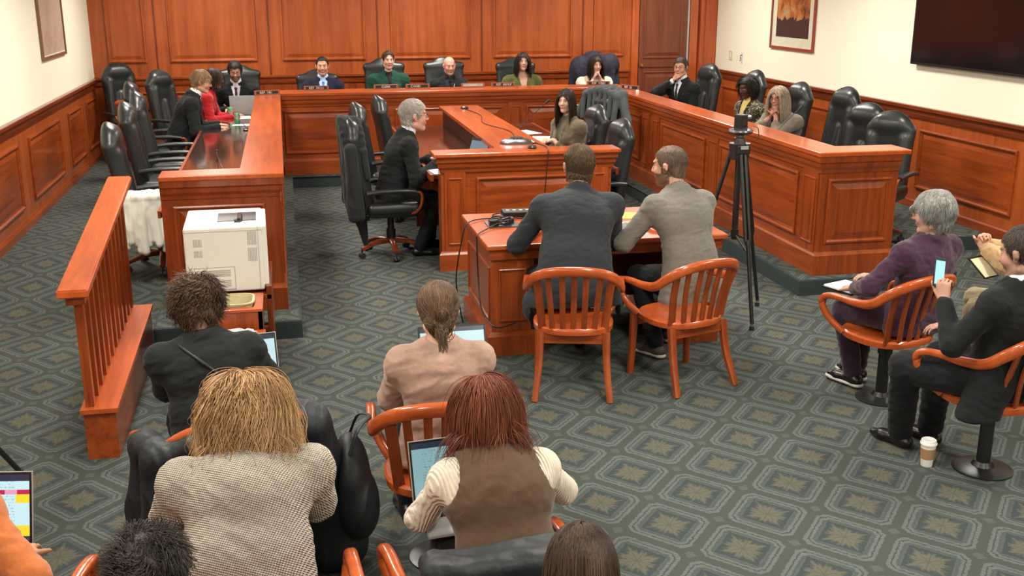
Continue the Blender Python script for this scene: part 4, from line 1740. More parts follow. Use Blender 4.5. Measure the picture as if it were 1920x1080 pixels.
        cc = np.tile(col, (len(V), 1)) * (1 + .25 * vnoise(V * np.array([1, 1, .35]), 110, seed))[:, None]
        return raw_mesh(name, V, F, M[mat], s.obj, cc)

    def strands(s, cols, n=1500, L=.05, m=6, r=.0016, t=.014, grav=.3, curl=0, cf=60, out=.25, target=None, hl=None, seed=1, name='hair_locks', crown=(0, -.03, .125), part=None, vary=.3, clump=.0, wave=0, wl=.09, keep=None, rnd=.15, tipcol=None, stiff=1.0, parent=None, nape=0.0):
        g = np.random.default_rng(seed)
        u = g.normal(size=(n * 3, 3))
        u /= np.linalg.norm(u, axis=1, keepdims=True)
        c = np.array([0, -.012, .035])
        ax = np.array([.074, .095, .084]) + t
        p = c + u * ax
        hy, hz = hl or (HL_Y, HL_Z)
        ok = p[:, 2] > np.interp(p[:, 1], hy, hz) - nape * (p[:, 1] < -.02)
        if keep is not None:
            ok &= keep(p)
        p, u = p[ok][:n], u[ok][:n]
        n = len(p)
        nn = u / ax
        nn /= np.linalg.norm(nn, axis=1, keepdims=True)
        K = np.array(crown)
        v = p - K
        if part is not None:
            bk = np.clip((p[:, 1] + .075) / .07, .12, 1)
            v = np.stack([(np.sign(p[:, 0] - part) * .6 + (p[:, 0] - part) * 4) * bk, (p[:, 1] - .02) * 2 - (1 - bk) * .3, -np.abs(p[:, 0]) * 6 - .2 - (1 - bk) * 1.0], 1)
        v = v - nn * (v * nn).sum(1, keepdims=True)
        v /= np.linalg.norm(v, axis=1, keepdims=True) + 1e-9
        v = v + nn * out + g.normal(size=v.shape) * rnd
        v /= np.linalg.norm(v, axis=1, keepdims=True)
        gd = s.Rh.T @ np.array([0, 0, -1.0])
        Ls = L * (1 - vary * g.random(n))
        cid = vnoise(p, 55, seed + 2) * 3.0 + vnoise(p, 23, seed + 4) * 3
        seeds = g.uniform(0, 6.28, n) * (.12 if wave else .35) + cid * (.9 if wave else 1)
        S0, S1 = s.to_head(np.array(s.S))
        nb, nt_ = s.to_head(np.array([s.P[3] - s.U2 * .06, s.H]))
        ref = np.array([.3, .9, .2])
        pts = [p.copy()]
        q = p.copy()
        for j in range(1, m):
            ds = (Ls / (m - 1))[:, None]
            tt = j / (m - 1)
            if target is not None:
                tv = np.array(target) - q
                tv /= np.linalg.norm(tv, axis=1, keepdims=True) + 1e-9
                v = v * .8 + tv * .5
            v = v * stiff + gd * grav * (.75 + tt)
            if curl:
                ph = seeds + tt * cf
                b1 = np.cross(v, ref)
                b1 /= np.linalg.norm(b1, axis=1, keepdims=True) + 1e-9
                b2 = np.cross(v, b1)
                b2 /= np.linalg.norm(b2, axis=1, keepdims=True) + 1e-9
                v = v + curl * (b1 * np.cos(ph)[:, None] + b2 * np.sin(ph)[:, None])
            v /= np.linalg.norm(v, axis=1, keepdims=True)
            q = q + v * ds
            for cc, aa in ((c, np.array([.074, .095, .084]) + t * .9), (np.array([0, -.05, -.04]), np.array([.056, .045, .06]) + t * .6)):
                w = (q - cc) / aa
                l = np.linalg.norm(w, axis=1, keepdims=True)
                q = np.where(l < 1, cc + w / np.maximum(l, 1e-6) * aa, q)
            for A, B, rr in ((S0, S1, .078), (nb, nt_, .066)):
                ab = B - A
                tq = np.clip(((q - A) @ ab) / (ab @ ab), 0, 1)[:, None]
                cl = A + tq * ab
                dv = q - cl
                l = np.linalg.norm(dv, axis=1, keepdims=True)
                q = np.where(l < rr, cl + dv / np.maximum(l, 1e-6) * rr, q)
            fm = (q[:, 1] > .035) & (np.abs(q[:, 0]) < .062) & (q[:, 2] < .05) & (q[:, 2] > -.12)
            q[fm, 0] = np.sign(q[fm, 0] + 1e-6) * .064
            pts.append(q.copy())
        Pt = np.stack(pts, 1)
        if wave:
            tt = np.linspace(0, 1, m)[None, :]
            d = np.gradient(Pt, axis=1)
            d /= np.linalg.norm(d, axis=2, keepdims=True) + 1e-9
            b1 = np.cross(d, nn[:, None, :] + 0 * d)
            b1 /= np.linalg.norm(b1, axis=2, keepdims=True) + 1e-9
            ph = tt * L / wl * 2 * PI + seeds[:, None]
            Pt = Pt + b1 * (wave * np.sin(ph) * tt ** .7)[..., None] + nn[:, None, :] * (wave * .7 * (np.cos(ph) + .6) * tt)[..., None]
        return s.tubes(Pt, r, cols, g, name, seed, tipcol, parent)

    def tubes(s, Pt, r, cols, g, name, seed, tipcol=None, parent=None):
        n, m, _ = Pt.shape
        d = np.gradient(Pt, axis=1)
        d /= np.linalg.norm(d, axis=2, keepdims=True) + 1e-9
        b1 = np.cross(d, np.array([.31, .2, .93]))
        b1 /= np.linalg.norm(b1, axis=2, keepdims=True) + 1e-9
        b2 = np.cross(d, b1)
        tt = np.linspace(0, 1, m)
        rad = r * (1.0 - .75 * tt ** 2)[None, :] * g.uniform(.7, 1.3, n)[:, None]
        V = []
        for k in range(3):
            a = 2 * PI * k / 3
            V.append(Pt + rad[..., None] * (b1 * math.cos(a) + b2 * math.sin(a)))
        V = np.stack(V, 2)
        Vl = V.reshape(-1, 3)
        Vw = s.H + (Vl * s.hs) @ s.Rh.T
        I = np.arange(n * m * 3).reshape(n, m, 3)
        F = []
        for k in range(3):
            k2 = (k + 1) % 3
            F.append(np.stack([I[:, :-1, k], I[:, :-1, k2], I[:, 1:, k2], I[:, 1:, k]], -1).reshape(-1, 4))
        F = np.concatenate(F)
        cols = np.array(cols, float)
        w = (vnoise(Pt[:, 0], s.cfreq, seed + 9) * .75 + g.normal(size=n) * s.cvar) * .5 + .5
        w = np.clip(w, 0, 1) * (len(cols) - 1)
        i0 = np.minimum(w.astype(int), len(cols) - 2)
        base = cols[i0] * (1 - (w - i0))[:, None] + cols[i0 + 1] * (w - i0)[:, None]
        cc = np.repeat(base[:, None, :], m, 1)
        if tipcol is not None:
            a = (tt ** 1.2)[None, :, None] * .7
            cc = cc * (1 - a) + np.array(tipcol) * a * (.7 + .6 * g.random(n))[:, None, None]
        cc = np.repeat(cc[:, :, None, :], 3, 2).reshape(-1, 3)
        return raw_mesh(name, Vw, F, M['hair_strand'], parent or s.obj, cc)

    def glasses(s, mat='black_plastic'):
        bm = bmesh.new()
        for sd in (-1, 1):
            ring = [s.hp((sd * .031 + .021 * math.cos(a), .104 - .004 * abs(math.cos(a)), .006 + .0155 * math.sin(a))) for a in np.linspace(0, 2 * PI, 17)[:-1]]
            sweep(bm, ring, .0022, .0022, n=6, closed=True)
            sweep(bm, [s.hp((sd * .052, .100, .010)), s.hp((sd * .072, .06, .012)), s.hp((sd * .080, -.005, .012))], .002, .002, n=6)
        sweep(bm, [s.hp((-.010, .105, .012)), s.hp((.010, .105, .012))], .002, .002, n=6)
        link('glasses', bm, M[mat], s.obj, True)

    def pin(s, name, mat, dx, dz, size, round_=True):
        p = s.ft.front(s.P[3] - s.U2 * dz + np.array([dx, 0, 0]), s.F2) + s.F2 * .002
        bm = bmesh.new()
        if round_:
            cyl(bm, p, p + s.F2 * .005, size[0], n=14)
        else:
            bx(bm, p - np.array([size[0], .002, size[1]]), p + np.array([size[0], .004, size[1]]))
        link(name, bm, M[mat], s.obj)


def suit(p, jacket, shirt='shirt_white', tie='tie_dark', v=.24, wr=.004, skirt=.10, seed=1, trousers='trousers_black', flare=0, high=True, **kw):
    p.shirt(shirt, tie, high)
    p.top(jacket, 'jacket', .012, v=v, skirt=skirt, collar=True, wr=wr, seed=seed, flare=flare)
    p.cuffs(shirt)
    p.trousers(trousers, **kw)

# ------------------------------------------------------------------ the people
SK_LIGHT = (.56, .30, .20)
SK_PALE = (.62, .37, .27)
SK_TAN = (.42, .21, .12)
SK_DARK = (.075, .034, .022)
BLK, DBR, MBR, LBR = (.012, .010, .009), (.030, .018, .012), (.070, .038, .020), (.16, .095, .05)
HL_HI = ([-.13, -.06, -.02, .005, .03, .05, .07, .11], [-.085, -.075, -.03, .0, .02, .072, .085, .09])
HL_BALD = ([-.13, -.06, -.02, .005, .11], [-.085, -.075, -.03, .2, .2])


def desk_arms(h, x=.13, y=.30, curl=25):
    return {'L': dict(w=(-x, y, h), fd=(.5, .8, -.1), curl=curl), 'R': dict(w=(x, y, h), fd=(-.5, .8, -.1), curl=curl)}


# --- left wing of the dais
p = Person('man with fair hair and glasses in a black suit leaning over the left desk', (-.93, 13.15, 1.42), PZ, -88, lean=14, bow=16,
           head=(-4, 14, 0), skin=SK_LIGHT, arms={'L': dict(w=(-.10, .47, .90 - PZ), fd=(.2, .9, -.1)), 'R': dict(w=(.16, .47, .90 - PZ), fd=(-.1, .9, -.1))})
suit(p, 'suit_black', seed=2)
p.cap((.20, .12, .06), .014)
p.strands([(.22, .13, .06), (.34, .22, .12)], 900, .05, 5, .0018, grav=.2, hl=None)
p.glasses()
place_leather('roll', 1.30, -1.38, 13.2, PZ, -90, 'high-backed black leather chair of the fair-haired man in the black suit')
p = Person('woman in a bright red blazer over a black top beside the fair-haired man', (-.84, 14.22, 1.37), PZ, -92, lean=12, bow=14, female=True,
           head=(-6, 12, 0), skin=SK_LIGHT, arms={'L': dict(w=(-.06, .46, .90 - PZ), fd=(.3, .9, 0)), 'R': dict(w=(.22, .46, .90 - PZ), fd=(-.2, .9, 0))})
p.shirt('black_top', None, False, 'black_top')
p.top('red_blazer', 'blazer', .010, v=.26, skirt=.06, seed=3)
p.trousers('trousers_black')
p.cap(DBR, .016, nape=.06)
p.strands([BLK, DBR, MBR], 900, .24, 9, .0022, grav=.5, part=0, out=.2)
place_leather('roll', 1.30, -1.32, 14.75, PZ, -130, 'high-backed black leather chair behind the woman in the red blazer')
p = Person('dark-haired man with beard and glasses in a dark suit behind the grey laptop', (-.60, 14.98, 1.40), PZ, 178, lean=8, bow=12, hip=.52,
           head=(6, 16, 0), skin=SK_LIGHT, face=dict(beard=(.025, .018, .014), beard_a=.75), arms=desk_arms(.90 - PZ))
suit(p, 'suit_black', 'shirt_white', 'tie_dark', seed=4)
p.cap(BLK, .014)
p.strands([BLK, DBR], 700, .04, 5, .0018)
p.glasses('tie_dark')
# --- back row
p = Person('dark-haired man in a navy suit with a light blue tie at the back desk', (.56, 15.02, 1.44), PZ, 180, lean=2, bow=4,
           head=(-2, 2, 0), skin=SK_LIGHT, face=dict(beard=(.20, .11, .08), beard_a=.4), arms=desk_arms(.90 - PZ))
suit(p, 'suit_navy', 'shirt_blue', 'tie_blue', seed=5)
p.cap(BLK, .006, hl=HL_HI)
p.strands([BLK, DBR], 900, .022, 4, .0015, t=.006, hl=HL_HI, out=.2)
p.pin('lapel_pin', 'brass', -.115, .12, (.013,))
p = Person('woman in a dark green blouse with brown hair tied back at the back desk', (1.46, 15.02, 1.51), PZ, 180, lean=2, bow=4, female=True,
           head=(4, 2, 0), skin=SK_PALE, arms=desk_arms(.90 - PZ))
p.shirt('black_top', None, False, 'black_top')
p.top('blouse_green', 'blouse', .014, v=.20, vw=.035, skirt=.05, seed=6, sleeve=(.062, .056, .05, .04), lapel=False, collar=True)
p.trousers('trousers_black')
p.cap(DBR, .009, hl=HL_HI)
p.strands([DBR, MBR], 1500, .14, 8, .0015, t=.010, hl=HL_HI, target=(0, -.10, -.03), part=0, out=.05)
p = Person('bald man with a short grey beard in black with a lanyard, back desk', (2.31, 15.02, 1.42), PZ, 180, lean=4, bow=6, bulk=1.15,
           head=(4, 8, 0), skin=(.58, .28, .20), face=dict(beard=(.40, .30, .26), beard_a=.5), arms=desk_arms(.90 - PZ))
suit(p, 'suit_black', 'suit_charcoal', 'suit_black', seed=7)
bm = bmesh.new()
for sd in (-1, 1):
    a = p.P[3] + np.array([sd * .06, 0, .02])
    pts = [p.ft.front(p.P[3] - p.U2 * dz + np.array([sd * x_, 0, 0]), p.F2) + p.F2 * .005 for dz, x_ in ((.03, .055), (.12, .042), (.22, .012), (.26, .0))]
    sweep(bm, pts, .004, .0018, n=6)
link('lanyard', bm, M['white_plastic'], p.obj)
p = Person('woman with long dark hair in an olive green top with a white name tag', (3.36, 15.02, 1.46), PZ, 180, lean=2, bow=4, female=True, bulk=1.2,
           head=(0, -2, -2), skin=SK_PALE, arms=desk_arms(.90 - PZ, .10))
p.top('olive', 'blouse', .012, v=.22, vw=.07, skirt=.05, seed=8, lapel=False)
p.trousers('trousers_black')
p.cap(DBR, .014, nape=.05)
p.strands([BLK, DBR, DBR], 1500, .36, 10, .0022, grav=.6, part=0, out=.15)
p.pin('name_tag', 'white_plastic', -.10, .16, (.035, .012), False)
p = Person('woman with long dark hair in a cream top, both fists at her chin', (4.44, 15.02, 1.40), PZ, 178, lean=8, bow=6, female=True,
           head=(8, 2, 0), skin=SK_PALE,
           arms={'L': dict(w=(-.055, .23, 1.07), fd=(.35, -.1, .9), pn=(.9, 0, -.3), curl=62, hint=(-.5, .6, -.8)), 'R': dict(w=(.055, .23, 1.07), fd=(-.35, -.1, .9), pn=(-.9, 0, -.3), curl=62, hint=(.5, .6, -.8))})
p.top('cream', 'blouse', .010, v=None, skirt=.04, seed=9, wcut=.16)
p.trousers('trousers_black')
p.cap(DBR, .014, nape=.05)
p.strands([BLK, DBR, DBR], 1300, .34, 10, .0022, grav=.6, part=.01, out=.15)
# --- right wing
p = Person('man with glasses in a black suit holding a hand to his chin, right wing', (5.18, 13.55, 1.46), PZ, 118, lean=4, bow=8,
           head=(22, 2, 0), skin=SK_LIGHT,
           arms={'R': dict(w=(.05, .20, 1.15), fd=(-.5, -.05, .85), pn=(-.6, -.8, 0), curl=55, hint=(.7, .5, -.7)), 'L': dict(w=(-.05, .32, .92 - PZ), fd=(.7, .6, 0))})
suit(p, 'suit_black', 'shirt_white', 'tie_dark', seed=10)
p.cap((.06, .045, .035), .006)
p.strands([DBR, (.10, .08, .06)], 500, .025, 4, .0017)
p.glasses('brown_frame')
p.pin('lapel_pin', 'brass', -.115, .12, (.013,))
p = Person('woman in a black and gold brocade jacket looking down, with a yellow scarf', (5.13, 11.30, 1.40), PZ, 95, lean=6, bow=8, female=True,
           head=(14, 14, 0), skin=SK_DARK, face=dict(lips=(.10, .03, .03), brow=BLK), arms=desk_arms(.92 - PZ))
p.shirt('yellow_scarf', None, True, 'scarf', .012)
p.top('brocade', 'jacket', .018, v=.24, skirt=.05, seed=11, vw=.07)
p.trousers('trousers_black')
p.cap(BLK, .018, nape=.05, bumpy=.008)
p.strands([BLK, DBR], 1500, .19, 9, .002, grav=.35, curl=.4, cf=14, part=-.02, out=.3, keep=lambda q: q[:, 1] < .045)
p = Person('woman with long grey-blonde hair in a taupe blazer with clasped hands', (5.08, 10.42, 1.37), PZ, 112, lean=10, bow=10, female=True,
           head=(16, 4, 0), skin=(.50, .24, .18),
           arms={'L': dict(w=(-.035, .25, 1.05), fd=(.5, -.1, .75), pn=(.8, -.3, -.2), curl=55, hint=(-.6, .5, -.8)), 'R': dict(w=(.035, .25, 1.04), fd=(-.5, -.1, .75), pn=(-.8, -.3, -.2), curl=55, hint=(.6, .5, -.8))})
p.top('taupe', 'blazer', .012, v=.2, skirt=.05, seed=12, wcut=.12)
p.trousers('trousers_black')
p.cap((.30, .22, .15), .014, nape=.05)
p.strands([(.26, .19, .13), (.42, .33, .24), (.50, .40, .30)], 1800, .30, 10, .0022, grav=.5, part=.0, wave=.004, wl=.1, out=.2)
p.glasses('grey_metal')
# --- clerks
p = Person('young woman with long dark hair in an olive-brown jacket at the clerks desk', (2.98, 11.15, 1.31), 0, 108, lean=4, bow=6, female=True,
           head=(34, 2, 0), skin=SK_PALE, hip=.52,
           arms={'R': dict(w=(.10, .30, .895), fd=(-.6, .7, 0), pn=(0, 0, -1)), 'L': dict(w=(.04, .24, .895), fd=(.5, .8, 0), pn=(0, 0, -1))})
p.shirt('grey_green', None, False, 'knit_top')
p.top('olive_brown', 'jacket', .010, v=.3, skirt=.06, seed=13, vw=.06, wcut=.09)
p.trousers('trousers_black')
p.cap(DBR, .010, nape=.05)
p.strands([BLK, DBR, DBR], 1900, .40, 12, .0020, grav=.75, part=.0, out=.08, rnd=.08)
p = Person('grey-haired man with glasses in a black suit, in profile at the clerks desk', (1.19, 10.06, 1.32), 0, -84, lean=10, bow=12, hip=.56, hs=1.15,
           head=(-2, 2, 0), skin=(.56, .29, .21), h=.0065,
           arms={'R': dict(w=(.20, .40, .895), fd=(-.4, .8, 0)), 'L': dict(w=(-.10, .40, .895), fd=(.4, .8, 0))},
           legs={'L': dict(k=(-.14, .42, .50), a=(-.16, .40, .09)), 'R': dict(k=(.14, .40, .50), a=(.16, .22, .09), t=(.1, 1, 0))})
suit(p, 'suit_black', seed=14, wr=.005)
p.cap((.34, .31, .28), .009, bumpy=.002)
p.strands([(.22, .20, .18), (.45, .42, .38), (.60, .57, .52)], 2600, .022, 5, .0013, t=.010, crown=(0, -.06, .11), out=.2, grav=.05)
p.glasses()
place_leather('roll', 1.34, .95, 10.02, 0, -88, 'black leather swivel chair of the grey-haired man, a long black coat on it')
place_leather('roll', 1.30, 1.12, 11.75, 0, -84, 'black leather chair peeking over the long black coat, nearer of two')
place_leather('roll', 1.30, 1.42, 12.45, 0, -84, 'farther black leather chair left of the clerks desk, by the dais')
place_leather('roll', 1.26, 3.02, 11.2, 0, 100, 'black leather swivel chair behind the young woman at the clerks desk')
place_leather('roll', 1.26, 2.90, 9.95, 0, 98, 'empty black leather swivel chair at the right end of the clerks desk')
place_leather('roll', 1.26, 3.55, 12.45, 0, 120, 'black leather swivel chair with a grey blazer over its back')

# --- witnesses
p = Person('broad man in a slate suit with short brown hair, seen from behind at the table', (1.93, 6.86, 1.33), 0, -3, lean=16, bow=20, hip=.58, bulk=1.18, sw=.190, tilt=8, hs=1.14,
           head=(4, -2, 0), skin=SK_LIGHT, h=.0065, sc_lim=(.9, 1.2),
           arms={'L': dict(w=(-.16, .62, .85), fd=(.6, .7, 0), hint=(-.7, -.3, -.7)), 'R': dict(w=(.16, .62, .85), fd=(-.6, .7, 0), hint=(.7, -.3, -.7))},
           legs={'L': dict(k=(-.16, .45, .55), a=(-.16, .50, .09)), 'R': dict(k=(.16, .45, .55), a=(.16, .50, .09))})
suit(p, 'suit_slate', seed=15, high=False, wr=.0035, skirt=.12, flare=.09)
p.cap((.085, .050, .028), .005, bumpy=.002)
p.strands([(.085, .052, .030), (.12, .076, .043), (.16, .102, .062)], 5500, .024, 5, .0012, t=.006, grav=.35, out=.25, nape=.01)
place_wood('legs', 1.74, 6.27, -15, 'slatted wooden armchair of the man in the slate suit, with splayed rear legs')
p = Person('bearded man with a shaved head in a light grey suit, seen from behind', (2.58, 6.85, 1.31), 0, 14, lean=12, bow=18, hip=.56, sw=.17, bulk=.98, hs=1.1,
           head=(32, 6, 0), skin=(.58, .31, .22), h=.0065,
           face=dict(beard=(.10, .055, .035), beard_a=.85, scalp=(.12, .08, .06), scalp_a=.0),
           arms={'L': dict(w=(-.20, .52, .85), fd=(.5, .8, 0), hint=(-.8, -.3, -.7)), 'R': dict(w=(.16, .58, .85), fd=(-.6, .7, 0), hint=(.6, -.3, -.8))},
           legs={'L': dict(k=(-.15, .42, .52), a=(-.17, .14, .10), t=(-.3, 1, 0)), 'R': dict(k=(.12, .42, .52), a=(.10, .40, .10))})
suit(p, 'suit_grey', seed=16, high=False, wr=.0035, skirt=.16, shoe='shoe_grey', sole='sole_white', flare=.02)
p.cap((.15, .10, .075), .003, bumpy=.0, f0=30, seed=8)
p.strands([(.11, .075, .05), (.20, .14, .10)], 2200, .010, 3, .0011, grav=.2, out=.8, t=.003, keep=lambda q: (q[:, 2] < .095) | (vnoise(q, 160, 3) > .35))
place_wood('legs', 2.46, 6.27, 17, 'slatted wooden armchair of the man in the light grey suit, turned to the left')

# --- seats on the right
p = Person('woman with short silver hair in a plum blazer writing on her lap', (3.71, 5.47, 1.215), 0, 14, lean=-13, bow=8, female=True, sw=.18, bulk=1.12, hip=.57, hs=1.14,
           head=(26, 8, 0), skin=(.52, .30, .22), h=.0065,
           arms={'L': dict(w=(-.24, .24, .70), fd=(.3, .9, -.1), hint=(-.8, -.5, -.3)), 'R': dict(w=(.02, .34, .72), fd=(-.5, .8, 0), hint=(.8, -.4, -.4))},
           legs={'L': dict(k=(-.16, .40, .50), a=(-.10, .34, .10), t=(-.1, 1, 0)), 'R': dict(k=(.04, .42, .50), a=(.02, .42, .10))})
p.top('purple', 'blazer', .012, skirt=.10, seed=17, collar=True, wr=.006, v=.15)
p.trousers('trousers_purple', 1.15, 'shoe_black', 'sole_white')
p.cap((.26, .26, .25), .018, bumpy=.005, nape=-.01)
p.strands([(.12, .12, .115), (.30, .31, .30), (.55, .56, .55)], 3200, .055, 6, .0016, grav=.35, out=.3, crown=(0, -.04, .12), wave=.002, wl=.05)
p.glasses('brown_frame')
place_wood('post', 3.58, 5.64, 17, 'wooden armchair on a black post under the woman in the plum blazer')
p = Person('man in a black suit with cropped hair holding up a lit phone', (3.53, 4.43, 1.235), 0, 20, lean=-11, bow=8, hip=.57, bulk=1.08, hs=1.14,
           head=(4, 14, 0), skin=(.45, .24, .17), h=.0065, face=dict(scalp=(.10, .075, .06), scalp_a=.3, beard=(.2, .12, .09), beard_a=.4),
           arms={'L': dict(w=(-.21, .20, .955), fd=(.15, .30, .95), pn=(.9, .2, 0), curl=50, hint=(-.6, -.3, -1)), 'R': dict(w=(.10, .34, .72), fd=(-.5, .8, 0))},
           legs={'L': dict(k=(-.16, .42, .52), a=(-.04, .50, .09), t=(.0, 1, 0)), 'R': dict(k=(.14, .42, .52), a=(.14, .44, .09), t=(.15, 1, 0))})
suit(p, 'suit_black', seed=18, wr=.004, skirt=.18, flare=.06, wide=1.3)
p.cap((.07, .05, .04), .006, bumpy=.002)
p.strands([(.05, .037, .030), (.085, .065, .052)], 4500, .012, 3, .0011, grav=.3, out=.5, t=.008)
pm = p
place_wood('post', 3.57, 4.60, 22, 'wooden armchair on a black post under the man with the phone')
p = Person('person in a tan jacket with hands clasped up, beyond the man with the phone', (4.66, 5.62, 1.20), 0, 58, lean=0, bow=4, hip=.55,
           head=(10, 0, 0), skin=SK_LIGHT,
           arms={'L': dict(w=(-.06, .42, .90), fd=(.5, .1, .8), pn=(.7, -.2, 0), curl=60, hint=(-.8, .2, -.8)), 'R': dict(w=(.02, .42, .90), fd=(-.4, .1, .8), pn=(-.7, -.2, 0), curl=60, hint=(.6, .2, -.8))},
           legs={'L': dict(k=(-.12, .42, .52)), 'R': dict(k=(.12, .42, .52))})
p.top('tan_jacket', 'jacket', .014, skirt=.1, seed=19, wr=.006, sleeve=(.076, .072, .066, .05), wcut=.05)
p.trousers('trousers_tan', 1.1)
p.cap(MBR, .012)
place_wood('post', 4.66, 5.50, 40, 'wooden armchair on a black post under the person in the tan jacket')

# --- audience in the foreground
lapL = dict(w=(-.14, .40, .72), fd=(.35, .9, 0), hint=(-.5, -.4, -.9))
lapR = dict(w=(.14, .40, .72), fd=(-.35, .9, 0), hint=(.5, -.4, -.9))
p = Person('person with curly brown hair in a black jacket with a laptop, left front', (-.43, 4.78, 1.11), 0, 12, lean=9, bow=12, hip=.52, tilt=-4, hs=1.06, sw=.205, bulk=1.28,
           head=(-6, 34, 0), skin=SK_LIGHT, h=.0065,
           arms={'L': dict(w=(-.06, .46, .70), fd=(.35, .9, 0), hint=(-.7, -.4, -.9)), 'R': dict(w=(.22, .46, .70), fd=(-.2, .9, 0), hint=(.7, -.4, -.9))})
p.top('suit_black', 'jacket', .016, skirt=.12, seed=20, wr=.004, collar=True, sleeve=(.066, .058, .052, .04))
p.trousers('trousers_black')
p.cap((.06, .035, .022), .020, bumpy=.010, f0=70, nape=-.03)
p.strands([(.035, .018, .010), (.080, .043, .024), (.13, .078, .045)], 3800, .095, 10, .0017, t=.020, grav=.12, out=.45, curl=.75, cf=11, vary=.5, nape=.05)
p19 = p
place_wood('post', -.33, 4.33, 20, 'wooden armchair on a post with dark jackets over both sides')
p = Person('woman in a pinkish tan sweater with her brown hair in a low bun', (.61, 4.38, 1.14), 0, 0, lean=0, bow=10, hip=.54, female=True, sw=.185, bulk=1.12, hs=1.12,
           head=(-4, 26, 0), skin=SK_PALE, h=.0065, arms={'L': dict(w=(-.14, .38, .70), fd=(.3, .9, 0), hint=(-.5, -.4, -.9)), 'R': dict(w=(.14, .38, .70), fd=(-.3, .9, 0), hint=(.5, -.4, -.9))})
p.top('pink_tan', 'sweater', .012, skirt=.06, seed=21, wr=.005, sleeve=(.062, .056, .05, .04), neck=1.05)
p.trousers('trousers_black')
p.cap((.085, .050, .028), .018, bumpy=.005, nape=.0)
p.strands([(.055, .028, .014), (.12, .066, .034), (.22, .135, .07)], 3800, .17, 10, .0017, t=.019, wave=.003, wl=.06, grav=.0, out=.12, target=(0, -.125, -.045), vary=.45, rnd=.12)
g = np.random.default_rng(5)
nB = 700
aa = g.uniform(0, 2 * PI, nB)
tt = np.linspace(0, 1, 10)[None, :]
ph = aa[:, None] + tt * g.uniform(1.5, 4.5, nB)[:, None]
rr = g.uniform(.012, .036, nB)[:, None] * (1 + .15 * np.sin(7 * tt + aa[:, None]))
ax3 = g.uniform(-.9, .9, nB)[:, None]
Pt = np.stack([rr * np.cos(ph), -.135 + rr * .55 * np.sin(ph * 1.0 + ax3) + .012 * ax3, -.055 + rr * .95 * np.sin(ph) + .01 * np.sin(aa)[:, None]], -1)
bun = p.tubes(Pt, .0017, [(.055, .030, .018), (.12, .075, .042), (.22, .145, .085)], g, 'hair_bun', 3)
nT = 500
a = g.uniform(-.03, .03, nT)[:, None]
b = g.uniform(-.015, .02, nT)[:, None]
Pt = np.stack([a * (1 - .5 * tt) + .006 * np.sin(9 * tt + a * 200), -.14 + b - .02 * tt, -.07 - tt * g.uniform(.05, .13, nT)[:, None]], -1)
p.tubes(Pt, .0016, [(.050, .028, .016), (.10, .062, .034), (.20, .13, .075)], g, 'hair_ends', 4, parent=bun)
place_wood('post', .60, 4.30, -4, 'wooden armchair on a post with a black bag on its left side')
p = Person('woman with wavy blonde hair in a cream open-knit sweater', (-.18, 3.48, 1.10), 0, 4, lean=16, bow=20, hip=.58, female=True, sw=.24, bulk=1.5, hs=1.12, tilt=4,
           head=(0, 34, 0), skin=SK_LIGHT, h=.0065, arms={'L': dict(w=(-.16, .50, .74), fd=(.3, .9, 0), hint=(-.6, -.4, -.9)), 'R': dict(w=(.16, .50, .74), fd=(-.3, .9, 0), hint=(.6, -.4, -.9))})
p.top('cream_knit', 'sweater', .018, skirt=.10, seed=22, wr=.004, sleeve=(.078, .068, .06, .045), neck=1.0)
p.trousers('trousers_black')
p.cap((.26, .14, .065), .020, nape=.0)
p.strands([(.15, .07, .030), (.31, .16, .07), (.52, .31, .14), (.72, .48, .26)], 9000, .33, 15, .0016, t=.030, grav=.24, part=.0, out=.30, wave=.020, wl=.17, rnd=.14, vary=.35, tipcol=(.66, .44, .24), nape=.05)
place_wood('post', -.15, 3.0, 4, 'wooden armchair under the woman in the cream open-knit sweater')
p = Person('red-haired woman in a brown sleeveless top over cream ribbed sleeves', (.63, 3.38, 1.07), 0, 4, lean=16, bow=24, hip=.57, female=True, sw=.19, bulk=1.08, hs=1.10,
           head=(-16, 34, -4), skin=SK_PALE, h=.0065,
           arms={'L': dict(w=(-.10, .46, .70), fd=(.5, .7, 0), hint=(-.8, -.3, -.6)), 'R': dict(w=(.22, .50, .72), fd=(-.4, .8, 0), hint=(.8, -.3, -.6))})
p.top('cream_rib', 'ribbed_top', .006, skirt=.02, seed=23, wr=.004, sleeve=(.056, .050, .046, .034), neck=.9)
p.top('brown_vest', 'sleeveless_top', .022, skirt=.06, seed=24, wr=.003, arms=False, neck=1.25, armhole=.035)
p.trousers('trousers_black')
p.cap((.13, .034, .018), .012, nape=.0)
p.strands([(.10, .024, .014), (.20, .055, .028), (.32, .105, .055)], 7000, .215, 11, .0016, t=.022, grav=.22, part=-.01, out=.16, rnd=.12, vary=.3, wave=.003, wl=.14, nape=.04)
bm = bmesh.new()
ring = [p.hp((-.082, -.004 + .022 * math.sin(a), -.052 + .024 * math.cos(a))) for a in np.linspace(0, 2 * PI, 21)[:-1]]
sweep(bm, ring, .002, .002, n=6, closed=True)
link('hoop_earring', bm, M['brass'], p.obj, True)
p22 = p
place_wood('post', .58, 3.06, 6, 'wooden armchair with a dark jacket over its back under the red-haired woman')
p = Person('person with dark tousled hair at the lower edge, in front of the camera', (-.41, 2.56, 1.04), 0, -8, lean=20, bow=18, hip=.56,
           head=(-6, 16, 0), skin=SK_TAN, h=.0075)
p.top('shirt_white', 'shirt', .010, skirt=.05, seed=25, collar=True)
p.trousers('trousers_black')
p.cap((.028, .022, .020), .020, bumpy=.010, f0=70)
p.strands([(.012, .010, .010), (.040, .032, .028), (.10, .085, .075)], 4200, .065, 8, .0015, t=.018, grav=.05, out=.55, curl=.55, cf=7, vary=.5, crown=(0, -.05, .11))
